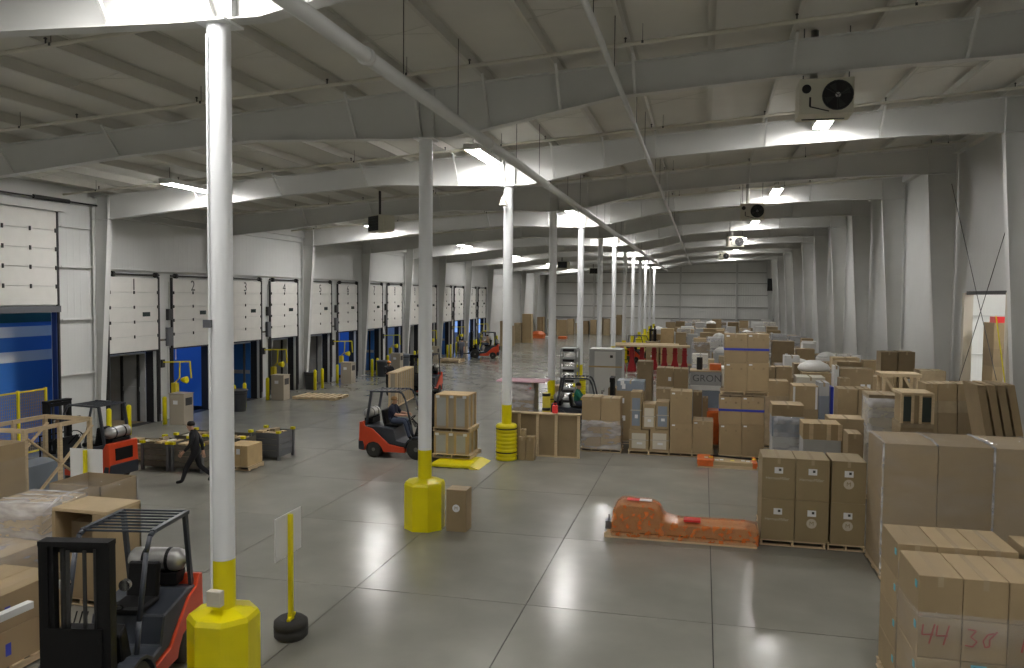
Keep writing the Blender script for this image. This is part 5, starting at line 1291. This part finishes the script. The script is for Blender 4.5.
for px_, w_, mm in ((549, 6, 'paper'), (562, 6, 'orange_tarp')):
    b = fl(px_, 339); o = MB().box(b.x - .5, b.x + .5, b.y, b.y + 1, 0, .3).build('low_bundle', mm, None, bevel=.05); tag(o, '%s low bundle on the floor past the docks' % ('white' if mm == 'paper' else 'orange'), 'bundle')
for i, (a, b2, t_, m_) in enumerate(((557, 566, 320, 'card'), (567, 573, 319, 'card_pale'), (590, 596, 320, 'card_pale'), (603, 609, 319, 'old_wood'), (616, 621, 315, 'card'), (575, 580, 323, 'old_wood'), (597.5, 602, 318, 'card_dark'), (545, 556, 319, 'card_dark'), (583, 588, 321, 'card'))):
    far(a, b2, t_, 335.5 - (i % 3), 'brown carton stack standing before the end wall beyond the columns', m_, 'stacks before the end wall')
# ================================================================ dense far stacks toward the end wall
def free(x0, x1, y0, y1):
    return all(x1 <= a or x0 >= b or y1 <= c or y0 >= d for a, b, c, d in OCC)
fr = random.Random(21); count = 0
y = 30.2
while y < 104 and count < 300:
    x = atY(722 if y < 33.9 else 692, 350, y).x if y < 59 else -4.2 + (y > 80) * .3
    tall = fr.choice([1.5, 1.8, 2.0, 2.2])
    while x < 7.4 and count < 300:
        w = fr.choice([.8, 1.0, 1.1, 1.25]); l = fr.uniform(.85, 1.15)
        if abs(x + w / 2 - .3) > .0 and fr.random() > .06 and free(x, x + w, y, y + l):
            top = max(.6, min(2.75, tall + fr.uniform(-.5, .55)))
            kind = fr.choice(['card', 'card', 'card', 'card_dark', 'card_pale', 'old_wood', 'cream', 'trailer_grey', 'trailer_grey', 'ply', 'cream'])
            names = {'card': 'brown carton', 'card_dark': 'dark brown carton', 'card_pale': 'pale tan carton', 'old_wood': 'weathered timber crate', 'cream': 'cream coloured box', 'grey_blue': 'blue-grey box', 'trailer_grey': 'grey box', 'ply': 'plywood case'}
            zone = 'between the tower and the red pedestals' if y < 48 else ('in the middle of the far stacks' if y < 76 else 'in the farthest stacks by the end wall')
            lab = '%s standing %s' % (names[kind], zone)
            split = fr.random() < .45 and top > 1.2
            zs = [PZ, PZ + (top - PZ) * fr.uniform(.4, .6), top] if split else [PZ, top]
            for a, b in zip(zs, zs[1:]):
                k2 = kind if a == PZ else fr.choice(['card', 'card_pale', 'card_dark', 'white_paint'])
                nm_ = {'old_wood': 'timber_crate', 'ply': 'plywood_case', 'cream': 'cream_box', 'grey_blue': 'grey_box', 'trailer_grey': 'grey_box', 'white_paint': 'white_box'}.get(k2, 'cardboard_box')
                l2 = lab if a == PZ else '%s on another box %s' % ({'card': 'brown carton', 'card_pale': 'pale tan carton', 'card_dark': 'dark brown carton', 'white_paint': 'white box'}[k2], zone)
                d_ = 0 if a == PZ else fr.uniform(.02, .15)
                carton(x + .02 + d_, x + w - .02 - d_ * .5, y + d_ * .5, y + l - d_ * .3, a + .001, b, l2, k2, l2 + ' group', 'y' if y < 45 else None, ((fr.uniform(-.3, .3), fr.uniform(.3, .8), .16, .14, 'paper'),) if fr.random() < .75 and y < 75 else (), bev=0, name=nm_)
                count += 1
            if y < 60:
                pallet(x, x + w, y, y + l, 'wooden pallet under goods %s' % zone, full=False, group='pallets ' + zone)
            else:
                o = MB().box(x, x + w, y, y + l, 0, PZ).build('skid_base', 'pine'); tag(o, 'timber skid under goods %s' % zone, 'skid', 'skids ' + zone)
            if fr.random() < .1:
                o = MB().lathe([(w * .42, 0), (w * .45, .08), (w * .36, .2), (w * .2, .28), (.02, .33)], 8, (x + w / 2, y + l / 2, top)).build('white_sack_mound', 'white_bag'); tag(o, 'crumpled white plastic heap on goods %s' % zone, 'plastic heap', 'white heaps ' + zone)
            elif fr.random() < .3:
                wrap(x + .02, x + w - .02, y, y + l, PZ, top, 'stretch film around goods %s' % zone, 'wrap_heavy', group='films ' + zone)
        x += w + fr.uniform(.04, .12)
    y += 2.6 if y < 60 else 3.2
# white bagged mound among the right-hand goods
x0, x1, z0, z1 = pxr(801, 830, 361, 371.5, 33.4)
o = MB().lathe([(.6, 0), (.64, .1), (.55, .24), (.42, .3), (.25, .4), (.02, .42)], 9, ((x0 + x1) / 2, 33.9, z0)).build('white_sack_mound', 'white_bag', None, smooth=True); tag(o, 'white plastic covered mound on a pallet load', 'wrapped load')
